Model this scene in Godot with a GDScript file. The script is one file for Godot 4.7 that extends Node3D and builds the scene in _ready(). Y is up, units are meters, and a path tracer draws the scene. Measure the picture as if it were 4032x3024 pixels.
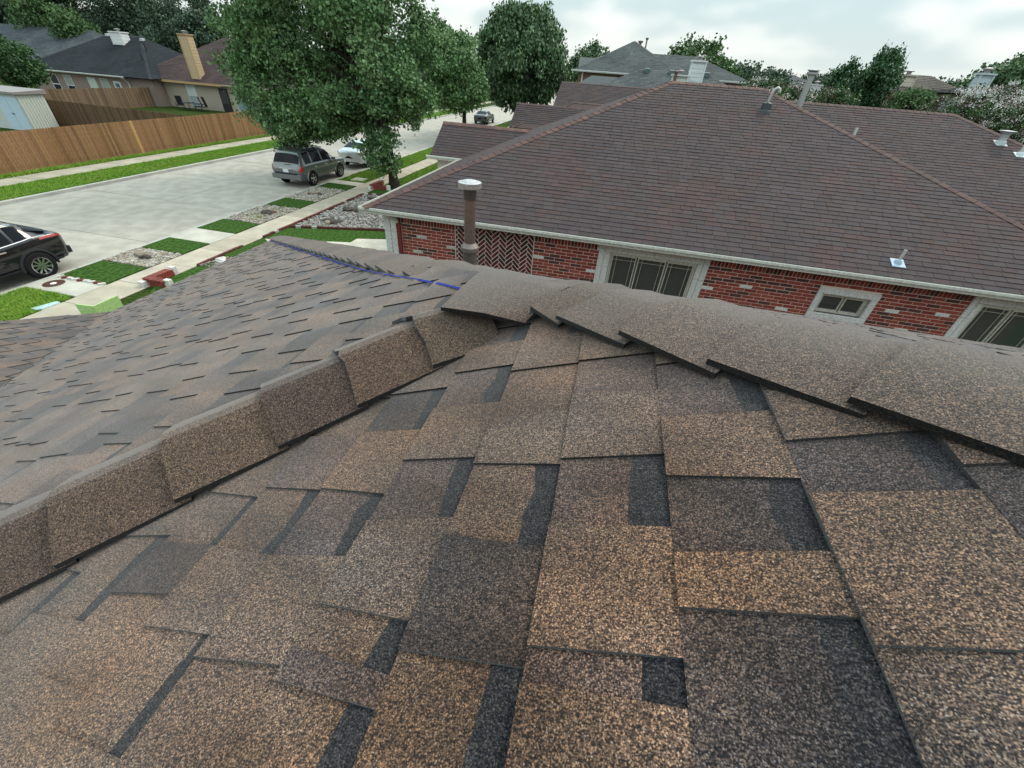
extends Node3D
# world: x = to the east (camera's side), y = height above the street, z = minus the distance away along the street
const HC := 5.9
const FPX := 1594.0
var CAM := Vector3(0, HC, 0)
var RX: Vector3
var RU: Vector3
var RF: Vector3
var counts := {}
var rng := RandomNumberGenerator.new()
var M := {}
var nz := FastNoiseLite.new()

class MB:
	var v := PackedVector3Array()
	var n := PackedVector3Array()
	var c := PackedColorArray()
	func tri(a: Vector3, b: Vector3, d: Vector3, col: Color) -> void:
		var nn := (b - a).cross(d - a).normalized()
		v.append(a); v.append(d); v.append(b)
		n.append(nn); n.append(nn); n.append(nn)
		c.append(col); c.append(col); c.append(col)
	func quad(a: Vector3, b: Vector3, d: Vector3, e: Vector3, col: Color) -> void:
		tri(a, b, d, col); tri(a, d, e, col)
	func quadc(p: Array, k: Array) -> void:
		var nn: Vector3 = (p[2] - p[0]).cross(p[3] - p[1]).normalized()
		for i in [0, 2, 1, 0, 3, 2]:
			v.append(p[i]); n.append(nn); c.append(k[i])
	# eight corners: 0-3 bottom ring, 4-7 top ring, counter-clockwise seen from the top
	func hexa(p: Array, col: Color, bottom := true) -> void:
		quad(p[4], p[5], p[6], p[7], col)
		if bottom: quad(p[3], p[2], p[1], p[0], col)
		for i in 4:
			var j := (i + 1) % 4
			quad(p[i], p[j], p[j + 4], p[i + 4], col)
	func hexac(p: Array, k: Array, side: Color) -> void:
		quadc([p[4], p[5], p[6], p[7]], k)
		for i in 4:
			var j := (i + 1) % 4
			quad(p[i], p[j], p[j + 4], p[i + 4], side)
	func box(t: Transform3D, s: Vector3, col: Color) -> void:
		var h := s * 0.5
		hexa([t * Vector3(-h.x, -h.y, h.z), t * Vector3(h.x, -h.y, h.z), t * Vector3(h.x, -h.y, -h.z), t * Vector3(-h.x, -h.y, -h.z),
			t * Vector3(-h.x, h.y, h.z), t * Vector3(h.x, h.y, h.z), t * Vector3(h.x, h.y, -h.z), t * Vector3(-h.x, h.y, -h.z)], col)
	func at(p: Vector3, s: Vector3, col: Color) -> void:
		box(Transform3D(Basis(), p), s, col)
	# slab between x0..x1, heights h0..h1, distances d0..d1
	func slab(x0: float, x1: float, h0: float, h1: float, d0: float, d1: float, col: Color) -> void:
		at(Vector3((x0 + x1) / 2, (h0 + h1) / 2, -(d0 + d1) / 2), Vector3(absf(x1 - x0), absf(h1 - h0), absf(d1 - d0)), col)
	# slab with bevelled upper edges
	func bevel(x0: float, x1: float, h0: float, h1: float, d0: float, d1: float, b: float, col: Color) -> void:
		var m := h1 - b
		hexa([Vector3(x0, h0, -d0), Vector3(x1, h0, -d0), Vector3(x1, h0, -d1), Vector3(x0, h0, -d1), Vector3(x0, m, -d0), Vector3(x1, m, -d0), Vector3(x1, m, -d1), Vector3(x0, m, -d1)], col)
		hexa([Vector3(x0, m, -d0), Vector3(x1, m, -d0), Vector3(x1, m, -d1), Vector3(x0, m, -d1), Vector3(x0 + b, h1, -d0 - b), Vector3(x1 - b, h1, -d0 - b), Vector3(x1 - b, h1, -d1 + b), Vector3(x0 + b, h1, -d1 + b)], col, false)
	# smooth grid of points, rows of equal length
	func grid(rows: Array, col: Color, flip := false) -> void:
		var R := rows.size(); var C: int = rows[0].size()
		var nn := []
		for i in R:
			var line := []
			for j in C:
				var a: Vector3 = rows[mini(i + 1, R - 1)][j] - rows[maxi(i - 1, 0)][j]
				var jm := j - 1; var jp := j + 1
				var closed: bool = rows[i][0].distance_to(rows[i][C - 1]) < 1e-5
				if jm < 0: jm = C - 2 if closed else 0
				if jp > C - 1: jp = 1 if closed else C - 1
				var b: Vector3 = rows[i][jp] - rows[i][jm]
				var q := a.cross(b).normalized()
				line.append(-q if flip else q)
			nn.append(line)
		for i in R - 1:
			for j in C - 1:
				var ids := [[i, j], [i + 1, j], [i + 1, j + 1], [i, j + 1]]
				var order := [0, 2, 1, 0, 3, 2] if not flip else [0, 1, 2, 0, 2, 3]
				for o in order:
					v.append(rows[ids[o][0]][ids[o][1]]); n.append(nn[ids[o][0]][ids[o][1]]); c.append(col)
	# round tube through points with radii
	func tube(pts: Array, rad: Array, seg: int, col: Color, caps := true) -> void:
		var rows := []
		var up := Vector3(0.13, 0.21, 0.97).normalized()
		for i in pts.size():
			var t: Vector3 = (pts[mini(i + 1, pts.size() - 1)] - pts[maxi(i - 1, 0)]).normalized()
			var s := t.cross(up).normalized(); var w := s.cross(t)
			var ring := []
			for k in seg + 1:
				var a := TAU * (k % seg) / seg
				ring.append(pts[i] + (s * cos(a) + w * sin(a)) * rad[i])
			rows.append(ring)
		grid(rows, col)
		if caps:
			for k in seg:
				tri(pts[0], rows[0][k], rows[0][k + 1], col)
				tri(pts[-1], rows[-1][k + 1], rows[-1][k], col)
	# turned body about a vertical axis: profile of (radius, height)
	func lathe(o: Vector3, prof: Array, seg: int, col: Color) -> void:
		for i in prof.size() - 1:
			var rows := []
			for q in [prof[i], prof[i + 1]]:
				var ring := []
				for k in seg + 1:
					var a := -TAU * (k % seg) / seg
					ring.append(o + Vector3(cos(a) * maxf(q.x, 1e-4), q.y, sin(a) * maxf(q.x, 1e-4)))
				rows.append(ring)
			grid(rows, col, true)
	func poly(pts: Array, h0: float, h1: float, col: Color) -> void:   # flat outline of (x, d) pairs pulled up from h0 to h1
		var pk := PackedVector2Array()
		for p in pts: pk.append(p)
		if Geometry2D.is_polygon_clockwise(pk): pk.reverse()
		var ids := Geometry2D.triangulate_polygon(pk)
		var f := func(i: int, h: float) -> Vector3: return Vector3(pk[i].x, h, -pk[i].y)
		for k in range(0, ids.size(), 3):
			var a: Vector3 = f.call(ids[k], h1); var b: Vector3 = f.call(ids[k + 1], h1); var e: Vector3 = f.call(ids[k + 2], h1)
			if (b - a).cross(e - a).y < 0: tri(a, e, b, col)
			else: tri(a, b, e, col)
		if h0 < h1:
			for i in pk.size():
				var j := (i + 1) % pk.size()
				quad(f.call(i, h0), f.call(j, h0), f.call(j, h1), f.call(i, h1), col)
	func mesh(m: Material) -> ArrayMesh:
		var arr := []
		arr.resize(Mesh.ARRAY_MAX)
		arr[Mesh.ARRAY_VERTEX] = v; arr[Mesh.ARRAY_NORMAL] = n; arr[Mesh.ARRAY_COLOR] = c
		var am := ArrayMesh.new()
		am.add_surface_from_arrays(Mesh.PRIMITIVE_TRIANGLES, arr)
		am.surface_set_material(0, m)
		return am

func V(x: float, h: float, d: float) -> Vector3: return Vector3(x, h, -d)
func ray(px: float, py: float) -> Vector3: return RX * ((px - 2016.0) / FPX) + RU * ((1512.0 - py) / FPX) + RF
func gp(px: float, py: float, h := 0.0) -> Vector3:
	var r := ray(px, py); return CAM + r * ((h - HC) / r.y)
func dp(px: float, py: float, d: float) -> Vector3:
	var r := ray(px, py); return CAM + r * (-d / r.z)
func onp(px: float, py: float, o: Vector3, nn: Vector3) -> Vector3:
	var r := ray(px, py); return CAM + r * ((o - CAM).dot(nn) / r.dot(nn))
func seen(p: Vector3) -> Vector3:
	var q := p - CAM; var z := q.dot(RF)
	return Vector3(2016.0 + FPX * q.dot(RX) / z, 1512.0 - FPX * q.dot(RU) / z, z)
func C3(r: float, g: float, b: float) -> Color: return Color(r, g, b)
func vary(col: Color, amt: float) -> Color:
	var f := 1.0 + rng.randf_range(-amt, amt)
	return Color(clampf(col.r * f, 0, 1), clampf(col.g * f * (1 + rng.randf_range(-amt, amt) * 0.15), 0, 1), clampf(col.b * f * (1 + rng.randf_range(-amt, amt) * 0.2), 0, 1))

# ---- naming and parenting
func put(parent: Node, node: Node3D, called: String) -> Node3D:
	var key := str(parent.get_instance_id()) + called
	var k: int = counts.get(key, 0)
	counts[key] = k + 1
	node.name = called if k == 0 else "%s_%03d" % [called, k]
	parent.add_child(node)
	return node
func origin_of(p: Node) -> Vector3:
	var o := Vector3.ZERO
	while p != self and p != null:
		o += (p as Node3D).position
		p = p.get_parent()
	return o
func thing(called: String, label: String, cat: String, base: Vector3, group := "") -> Node3D:
	var t := Node3D.new()
	put(self, t, called)
	t.position = base
	t.set_meta("label", label); t.set_meta("category", cat)
	if group != "": t.set_meta("group", group)
	return t
func part(parent: Node, called: String, mb: MB, m: Material, label := "") -> MeshInstance3D:
	var o := MeshInstance3D.new()
	o.mesh = mb.mesh(m)
	put(parent, o, called)
	if parent != self: o.position = -origin_of(parent)
	if label != "": o.set_meta("label", label)
	return o
func place(parent: Node, called: String, me: Mesh, t: Transform3D) -> MeshInstance3D:
	var o := MeshInstance3D.new()
	o.mesh = me
	put(parent, o, called)
	o.transform = Transform3D(t.basis, t.origin - (origin_of(parent) if parent != self else Vector3.ZERO))
	return o
func single(called: String, mb: MB, m: Material, label: String, cat: String, group := "", kind := "") -> MeshInstance3D:
	var o := part(self, called, mb, m, label)
	o.set_meta("category", cat)
	if group != "": o.set_meta("group", group)
	if kind != "": o.set_meta("kind", kind)
	return o
func structure(called: String, mb: MB, m: Material, label: String, cat: String) -> MeshInstance3D:
	return single(called, mb, m, label, cat, "", "structure")

# ---- textures and materials
func granule_images() -> Array:
	var S := 1024
	var col := PackedByteArray(); col.resize(S * S * 3)
	var hgt := PackedByteArray(); hgt.resize(S * S)
	for i in S * S:
		col[i * 3] = 42; col[i * 3 + 1] = 41; col[i * 3 + 2] = 43
	var r := RandomNumberGenerator.new(); r.seed = 77
	var cells := 430
	for gy in cells:
		for gx in cells:
			var x := int((gx + r.randf()) * S / cells); var y := int((gy + r.randf()) * S / cells)
			var q := r.randf()
			var cr := 0.0; var cg := 0.0; var cb := 0.0
			if q < 0.34: cr = 74; cg = 72; cb = 75
			elif q < 0.60: cr = 140; cg = 132; cb = 126
			elif q < 0.84: cr = 194; cg = 176; cb = 160
			elif q < 0.97: cr = 248; cg = 222; cb = 194
			else: cr = 252; cg = 248; cb = 242
			var f := r.randf_range(0.85, 1.05)
			var big := r.randf() < 0.55
			for dy in range(-1, 2):
				for dx in range(-1, 2):
					if not big and dx * dx + dy * dy > 1: continue
					if big and absi(dx) + absi(dy) == 2 and r.randf() < 0.5: continue
					var i := ((y + dy + S) % S) * S + (x + dx + S) % S
					var e := 1.0 if dx == 0 and dy == 0 else 0.86
					col[i * 3] = mini(255, int(cr * f * e)); col[i * 3 + 1] = mini(255, int(cg * f * e)); col[i * 3 + 2] = mini(255, int(cb * f * e))
					hgt[i] = 255 if dx == 0 and dy == 0 else 165
	var a := Image.create_from_data(S, S, false, Image.FORMAT_RGB8, col)
	var b := Image.create_from_data(S, S, false, Image.FORMAT_L8, hgt)
	b.convert(Image.FORMAT_RGBA8)
	b.bump_map_to_normal_map(2.0)
	return [a, b]
func noise_img(sd: int, fq: float, oct: int, lo: float, hi: float, contrast := 1.0, size := 512, kind := FastNoiseLite.TYPE_SIMPLEX_SMOOTH) -> Image:
	var f := FastNoiseLite.new()
	f.noise_type = kind; f.seed = sd; f.frequency = fq; f.fractal_octaves = oct; f.fractal_type = FastNoiseLite.FRACTAL_FBM
	var im := f.get_seamless_image(size, size, false, false, 0.15)
	im.convert(Image.FORMAT_L8)
	var b := im.get_data()
	for i in b.size():
		var t := clampf((b[i] / 255.0 - 0.5) * contrast + 0.5, 0, 1)
		b[i] = int(255.0 * lerpf(lo, hi, t))
	return Image.create_from_data(size, size, false, Image.FORMAT_L8, b)
func mixed(a: Image, b: Image) -> Image:   # product of two grey images
	var x := a.get_data(); var y := b.get_data()
	for i in x.size(): x[i] = int(x[i] * y[i] / 255.0)
	return Image.create_from_data(a.get_width(), a.get_height(), false, Image.FORMAT_L8, x)
func tex(im: Image) -> ImageTexture: return ImageTexture.create_from_image(im)
func normal_of(im: Image, k: float) -> ImageTexture:
	var b: Image = im.duplicate()
	b.convert(Image.FORMAT_RGBA8); b.bump_map_to_normal_map(k)
	return tex(b)
func mat(called: String, rough: float, t: Texture2D = null, scale := Vector3.ONE, nt: Texture2D = null, ns := 1.0, spec := 0.5) -> StandardMaterial3D:
	var m := StandardMaterial3D.new()
	m.resource_name = called
	m.vertex_color_use_as_albedo = true
	m.roughness = rough; m.metallic_specular = spec
	if t != null or nt != null:
		m.uv1_triplanar = true; m.uv1_world_triplanar = true; m.uv1_scale = scale
	if t != null: m.albedo_texture = t
	if nt != null:
		m.normal_enabled = true; m.normal_texture = nt; m.normal_scale = ns
	M[called] = m
	return m
func make_materials() -> void:
	var g := granule_images()
	var gm := mat("granule", 0.9, tex(g[0]), Vector3.ONE * 1.7, tex(g[1]), 0.35, 0.15)
	gm.rim_enabled = true; gm.rim = 0.5; gm.rim_tint = 1.0
	var fine := noise_img(3, 0.12, 3, 0.62, 1.0, 2.0)
	var coarse := noise_img(5, 0.012, 4, 0.7, 1.0, 1.9)
	var speck := noise_img(9, 0.33, 2, 0.45, 1.0, 2.4)
	var blotch := mixed(fine, coarse)
	var both := tex(blotch)
	var fine_n := normal_of(fine, 3.0)
	mat("far_shingle", 0.92, tex(speck), Vector3.ONE * 2.2, normal_of(speck, 2.0), 0.5, 0.35)
	mat("concrete", 0.88, tex(mixed(noise_img(51, 0.3, 2, 0.93, 1.0, 2.0), noise_img(52, 0.01, 4, 0.9, 1.0, 1.6))), Vector3.ONE * 0.22, normal_of(speck, 1.5), 0.2, 0.35)
	mat("stone", 0.85, tex(mixed(noise_img(61, 0.1, 3, 0.88, 1.0, 1.8), noise_img(62, 0.02, 3, 0.88, 1.0, 1.8))), Vector3.ONE * 1.6, normal_of(coarse, 12.0), 0.9, 0.35)
	mat("brick", 0.85, tex(mixed(noise_img(63, 0.14, 3, 0.76, 1.0, 2.0), noise_img(64, 0.02, 3, 0.8, 1.0, 1.8))), Vector3.ONE * 2.3, fine_n, 0.7, 0.35)
	mat("paint", 0.5, tex(noise_img(14, 0.03, 3, 0.86, 1.0, 1.6)), Vector3.ONE * 0.9, null, 1.0, 0.4)
	mat("wood", 0.85, tex(mixed(noise_img(21, 0.05, 4, 0.74, 1.0, 1.8), noise_img(22, 0.2, 2, 0.85, 1.0, 2.0))), Vector3(2.4, 0.22, 2.4), null, 1.0, 0.25)
	mat("bark", 0.95, tex(noise_img(23, 0.06, 4, 0.35, 1.0, 2.4)), Vector3(3.0, 0.6, 3.0), normal_of(noise_img(23, 0.06, 4, 0.0, 1.0, 2.4), 10.0), 1.0, 0.2)
	mat("soil", 0.95, both, Vector3.ONE * 0.35, null, 1.0, 0.2)
	mat("lawn", 0.95, tex(mixed(noise_img(31, 0.25, 3, 0.45, 1.0, 2.2), noise_img(32, 0.02, 3, 0.68, 1.0, 2.0))), Vector3.ONE * 0.55, null, 1.0, 0.15)
	mat("turf", 0.95, tex(mixed(noise_img(33, 0.3, 2, 0.6, 1.0, 2.2), noise_img(34, 0.015, 3, 0.72, 1.0, 2.2))), Vector3.ONE * 0.8, normal_of(noise_img(34, 0.015, 3, 0.0, 1.0, 2.0), 14.0), 0.5, 0.2)
	mat("pebble", 0.85, both, Vector3.ONE * 3.0, null, 1.0, 0.3)
	mat("metal", 0.45, tex(noise_img(41, 0.05, 3, 0.86, 1.0, 1.8)), Vector3.ONE * 2.0, null, 1.0, 0.5).metallic = 0.55
	mat("plain", 0.6)
	mat("rubber", 0.85, null, Vector3.ONE, null, 1.0, 0.3)
	var p := mat("car_paint", 0.32); p.metallic = 0.35; p.clearcoat_enabled = true; p.clearcoat = 1.0; p.clearcoat_roughness = 0.04
	var ch := mat("chrome", 0.18); ch.metallic = 0.9
	mat("car_glass", 0.05, null, Vector3.ONE, null, 1.0, 0.25)
	mat("far_brick", 0.9, tex(mixed(noise_img(66, 0.09, 3, 0.6, 1.0, 2.4), noise_img(67, 0.3, 2, 0.7, 1.0, 2.2))), Vector3(0.5, 1.1, 0.5), null, 1.0, 0.25)
	var lt := mat("lamp_glass", 0.12, null, Vector3.ONE, null, 1.0, 0.6); lt.clearcoat_enabled = true
	var gl := StandardMaterial3D.new(); gl.resource_name = "pane_glass"; gl.transparency = BaseMaterial3D.TRANSPARENCY_ALPHA
	gl.albedo_color = Color(0.27, 0.32, 0.3, 0.5); gl.roughness = 0.03; gl.metallic_specular = 0.6; gl.cull_mode = BaseMaterial3D.CULL_DISABLED
	M["pane"] = gl
	mat("mortar", 0.95, tex(noise_img(65, 0.2, 2, 0.85, 1.0, 2.0)), Vector3.ONE * 3.0, null, 1.0, 0.2)
	var lf := mat("leaf", 0.55, null, Vector3.ONE, null, 1.0, 0.4); lf.cull_mode = BaseMaterial3D.CULL_DISABLED
	lf.backlight_enabled = true; lf.backlight = Color(0.35, 0.42, 0.2)
	var gb := mat("blade", 0.8, null, Vector3.ONE, null, 1.0, 0.25); gb.cull_mode = BaseMaterial3D.CULL_DISABLED
	gb.backlight_enabled = true; gb.backlight = Color(0.25, 0.3, 0.12)
	mat("chalk", 0.95, tex(speck), Vector3.ONE * 4.0, null, 1.0, 0.1)

# ---- camera, sky, sun
func make_view() -> void:
	var pitch := deg_to_rad(37.71); var roll := deg_to_rad(4.42); var yaw := deg_to_rad(10.38)
	var f := Vector3(-sin(yaw) * cos(pitch), -sin(pitch), -cos(yaw) * cos(pitch))
	var r := Vector3(cos(yaw), 0, -sin(yaw))
	var u := Vector3(-sin(yaw) * sin(pitch), cos(pitch), -cos(yaw) * sin(pitch))
	RX = r * cos(roll) + u * sin(roll)
	RU = r * -sin(roll) + u * cos(roll)
	RF = f
	var cam := Camera3D.new()
	cam.name = "camera"
	cam.transform = Transform3D(Basis(RX, RU, -RF), CAM)
	cam.fov = rad_to_deg(2.0 * atan(1512.0 / FPX))
	cam.near = 0.02; cam.far = 1500.0
	add_child(cam); cam.current = true
	var env := Environment.new()
	env.background_mode = Environment.BG_SKY
	env.tonemap_mode = Environment.TONE_MAPPER_LINEAR
	env.tonemap_exposure = EXPOSURE
	env.sdfgi_enabled = true; env.ssao_enabled = true; env.ssil_enabled = true
	var sky := Sky.new()
	var sm := PanoramaSkyMaterial.new()
	sm.panorama = tex(sky_image())
	sky.sky_material = sm
	env.sky = sky
	env.background_energy_multiplier = SKY_E
	var we := WorldEnvironment.new()
	we.name = "world_environment"; we.environment = env
	add_child(we)
	var sun := DirectionalLight3D.new()
	sun.name = "sun"
	sun.light_energy = SUN_E; sun.light_angular_distance = 14.0; sun.light_color = Color(1.0, 0.965, 0.9)
	sun.shadow_enabled = true
	add_child(sun)
	sun.look_at_from_position(Vector3(28, 52, -45), Vector3.ZERO, Vector3.UP)
const EXPOSURE := 1.2
const SKY_E := 1.0
const SUN_E := 0.5
const ZENITH := 2.0
func sky_image() -> Image:
	var W := 1024; var H := 512
	var im := Image.create(W, H, false, Image.FORMAT_RGBF)
	var a := FastNoiseLite.new(); a.noise_type = FastNoiseLite.TYPE_SIMPLEX_SMOOTH; a.seed = 12; a.frequency = 0.9; a.fractal_octaves = 5; a.fractal_gain = 0.45
	var b := FastNoiseLite.new(); b.noise_type = FastNoiseLite.TYPE_SIMPLEX_SMOOTH; b.seed = 44; b.frequency = 2.4; b.fractal_octaves = 4; b.fractal_gain = 0.45
	for y in H:
		var el := PI * (0.5 - (y + 0.5) / H)
		for x in W:
			var az := TAU * (x + 0.5) / W
			var dir := Vector3(-sin(az) * cos(el), sin(el), cos(az) * cos(el))
			var k := maxf(dir.y, 0.0)
			# clouds lie on a flat layer overhead and thin out into haze at the horizon
			var q := dir / (k + 0.22)
			var cl := a.get_noise_3d(q.x, q.z, 0.0) * 0.75 + b.get_noise_3d(q.x, q.z, 5.0) * 0.35
			var t := smoothstep(-0.22, 0.26, cl)
			var hz := exp(-k * 7.0)
			var blue := Vector3(0.285, 0.435, 0.49); var white := Vector3(0.70, 0.745, 0.74); var haze := Vector3(0.76, 0.785, 0.725)
			var c := blue.lerp(white, t).lerp(haze, hz * 0.8)
			c *= 1.0 + ZENITH * k   # an overcast sky is brighter overhead than at the horizon
			if dir.y < 0.0: c = haze.lerp(Vector3(0.22, 0.23, 0.2), smoothstep(0.0, 0.12, -dir.y))
			im.set_pixel(x, y, Color(c.x, c.y, c.z))
	return im

# ---- roofs
func quad_to(mb: MB, a: Vector3, b: Vector3, c: Vector3, d: Vector3, col: Color, ref: Vector3) -> void:
	if (c - a).cross(d - b).dot(ref) >= 0: mb.quad(a, b, c, d, col)
	else: mb.quad(d, c, b, a, col)
func span_at(poly: Array, u: float) -> Vector2:
	var lo := INF; var hi := -INF
	for i in poly.size():
		var p: Vector2 = poly[i]; var q: Vector2 = poly[(i + 1) % poly.size()]
		if absf(p.y - q.y) < 1e-6:
			if absf(u - p.y) < 1e-4: lo = minf(lo, minf(p.x, q.x)); hi = maxf(hi, maxf(p.x, q.x))
			continue
		var t := (u - p.y) / (q.y - p.y)
		if t < -1e-5 or t > 1.0 + 1e-5: continue
		var a := p.x + (q.x - p.x) * t
		lo = minf(lo, a); hi = maxf(hi, a)
	return Vector2(lo, hi)
func flat_at(_a: float, _u: float) -> float: return 0.0
# one roof plane: origin O at the eave, A along the eave, U up the slope; outline in (a, u). The nearest `keep` shingles in view are pieces, the rest one part.
func roof_slope(parent: Node, called: String, O: Vector3, A: Vector3, U: Vector3, poly: Array, e: float, st: Dictionary, keep: int, label := "") -> MeshInstance3D:
	var N := A.cross(U).normalized()
	if N.y < 0: N = -N
	var flip := A.cross(U).dot(N) < 0
	var bump: Callable = st.get("bump", flat_at)
	var P := func(a: float, u: float, o: float) -> Vector3: return O + A * a + U * u + N * (o + float(bump.call(a, u)))
	var deck := MB.new()
	var umax := 0.0
	for p in poly: umax = maxf(umax, p.y)
	var rows := int(ceil(umax / e))
	for k in rows:
		var s0 := span_at(poly, k * e); var s1 := span_at(poly, minf((k + 1) * e, umax))
		if s0.x > s0.y or s1.x > s1.y: continue
		var ue := minf((k + 1) * e, umax)
		quad_to(deck, O + A * s0.x + U * k * e - N * 0.012, O + A * s0.y + U * k * e - N * 0.012, O + A * s1.y + U * ue - N * 0.012, O + A * s1.x + U * ue - N * 0.012, st.deck, N)
	var host := part(parent, called, deck, st.mat, label)
	var list := []
	for k in rows:
		var u0 := k * e; var u1 := minf((k + 1) * e, umax)
		var s0 := span_at(poly, u0); var s1 := span_at(poly, u1)
		if s0.x > s0.y or s1.x > s1.y: continue
		var lo_a := minf(s0.x, s1.x); var hi_a := maxf(s0.y, s1.y)
		var segs := []   # [from, to, raised, tone]
		var fx: Array = st.fixed[k] if st.has("fixed") and st.fixed.has(k) else []
		var start: float = lo_a - rng.randf() * st.w.y
		var tooth := rng.randf() < 0.5
		if fx.size() > 0:   # measured tabs: [far end, raised, tone] from far to near
			for i in fx.size():
				var near_end: float = fx[i + 1][0] if i + 1 < fx.size() else fx[i][0] - 0.12
				segs.append([near_end, fx[i][0], fx[i][1], fx[i][2]])
			_fill(segs, lo_a, fx[-1][0] - 0.12, not fx[-1][1], st)
			start = fx[0][0]; tooth = not fx[0][1]
		var a := start
		while a < hi_a:
			var w := tab_width(tooth, st)
			segs.append([a, a + w, tooth, -1])
			a += w + st.gap
			tooth = not tooth
		segs.sort_custom(func(x, y): return x[0] < y[0])
		var prev_j := 0.0
		for sg in segs:
			var ja := prev_j; var jb := rng.randf_range(-0.006, 0.006) if st.laminate else 0.0
			prev_j = jb
			var q := [clampf(sg[0] + ja, s0.x, s0.y), clampf(sg[1] + jb, s0.x, s0.y), clampf(sg[1] - jb, s1.x, s1.y), clampf(sg[0] - ja, s1.x, s1.y)]
			if q[1] - q[0] > 0.004 or q[2] - q[3] > 0.004:
				var mid: Vector3 = P.call((sg[0] + sg[1]) / 2, (u0 + u1) / 2, 0)
				var sp := seen(mid)
				var inview := sp.z > 0.05 and sp.x > -150 and sp.x < 4180 and sp.y > -100 and sp.y < 3150
				list.append([mid.distance_to(CAM) + (0.0 if inview else 1000.0), q, u0, u1, sg[2], sg[3]])
	list.sort_custom(func(x, y): return x[0] < y[0])
	var rest := MB.new()
	for i in list.size():
		var it: Array = list[i]
		var mb := MB.new() if i < keep else rest
		var q: Array = it[1]; var u0: float = it[2]; var u1: float = it[3]; var raised: bool = it[4]
		var t0: float = st.t; var t1: float = st.t * 0.25
		if st.laminate:
			t0 = 0.0105 if raised else 0.0062
			t1 = 0.0055 if raised else 0.0012
		else:
			t0 *= rng.randf_range(0.75, 1.25)
		var base: Color = st.col.call(q[0], u0, raised) if it[5] < 0 else vary(TONES[it[5]], 0.05)
		var k := []
		for j in 4: k.append(st.col2.call(base, q[j], u0 if j < 2 else u1))
		var edge: Color = st.edge
		if st.laminate:
			var n := maxi(1, int(absf(q[1] - q[0]) / 0.04))
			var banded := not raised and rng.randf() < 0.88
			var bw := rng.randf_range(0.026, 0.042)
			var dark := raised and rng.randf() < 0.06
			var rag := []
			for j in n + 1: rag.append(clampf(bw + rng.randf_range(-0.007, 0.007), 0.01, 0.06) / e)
			for j in n:
				var f0 := float(j) / n; var f1 := float(j + 1) / n
				var s4 := [lerpf(q[0], q[1], f0), lerpf(q[0], q[1], f1), lerpf(q[3], q[2], f1), lerpf(q[3], q[2], f0)]
				if not banded:
					var kk := [st.col2.call(base, s4[0], u0), st.col2.call(base, s4[1], u0), st.col2.call(base, s4[2], u1), st.col2.call(base, s4[3], u1)]
					_plate(mb, P, s4, u0, u1, t0, t1, kk, edge, flip, j == 0, j == n - 1)
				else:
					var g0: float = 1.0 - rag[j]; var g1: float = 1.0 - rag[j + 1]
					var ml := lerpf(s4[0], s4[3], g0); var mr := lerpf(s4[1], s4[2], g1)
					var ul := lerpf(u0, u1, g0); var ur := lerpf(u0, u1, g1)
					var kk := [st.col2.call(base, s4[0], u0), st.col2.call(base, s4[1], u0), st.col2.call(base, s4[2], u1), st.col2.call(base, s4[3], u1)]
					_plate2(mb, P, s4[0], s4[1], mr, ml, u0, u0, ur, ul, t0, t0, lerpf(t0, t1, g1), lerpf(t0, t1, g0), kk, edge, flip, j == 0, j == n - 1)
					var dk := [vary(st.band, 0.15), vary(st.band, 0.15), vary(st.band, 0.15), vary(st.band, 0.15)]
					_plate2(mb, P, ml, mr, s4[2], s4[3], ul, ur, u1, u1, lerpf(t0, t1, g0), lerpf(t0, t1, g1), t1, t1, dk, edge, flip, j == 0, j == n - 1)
		else:
			_plate(mb, P, q, u0, u1, t0, t1, k, edge, flip)
		if i < keep: part(host, "shingle", mb, st.mat)
	if rest.v.size() > 0:
		var o := part(host, "shingle_field", rest, st.mat)
		o.set_meta("kind", "stuff")
	return host
func tab_width(tooth: bool, st: Dictionary) -> float:
	if st.laminate: return rng.randf_range(0.1, 0.19) if tooth else rng.randf_range(0.085, 0.155)
	return rng.randf_range(st.w.x, st.w.y)
func _fill(segs: Array, lo: float, hi: float, tooth: bool, st: Dictionary) -> void:
	var a := hi
	while a > lo:
		var w := tab_width(tooth, st)
		segs.append([a - w, a, tooth, -1])
		a -= w
		tooth = not tooth
func _plate(mb: MB, P: Callable, q: Array, u0: float, u1: float, t0: float, t1: float, k: Array, edge: Color, flip: bool, first := true, last := true) -> void:
	_plate2(mb, P, q[0], q[1], q[2], q[3], u0, u0, u1, u1, t0, t0, t1, t1, k, edge, flip, first, last)
func _plate2(mb: MB, P: Callable, a0: float, a1: float, a2: float, a3: float, v0: float, v1: float, v2: float, v3: float, t0: float, t1: float, t2: float, t3: float, k: Array, edge: Color, flip: bool, first: bool, last: bool) -> void:
	var b := [P.call(a0, v0, -0.004), P.call(a1, v1, -0.004), P.call(a2, v2, -0.004), P.call(a3, v3, -0.004)]
	var t := [P.call(a0, v0, t0), P.call(a1, v1, t1), P.call(a2, v2, t2), P.call(a3, v3, t3)]
	if flip: mb.quadc([t[1], t[0], t[3], t[2]], [k[1], k[0], k[3], k[2]])
	else: mb.quadc(t, k)
	for i in [0, 1, 3]:
		if (i == 1 and not last) or (i == 3 and not first): continue
		var j: int = (i + 1) % 4
		if flip: mb.quad(b[j], b[i], t[i], t[j], edge)
		else: mb.quad(b[i], b[j], t[j], t[i], edge)
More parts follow.
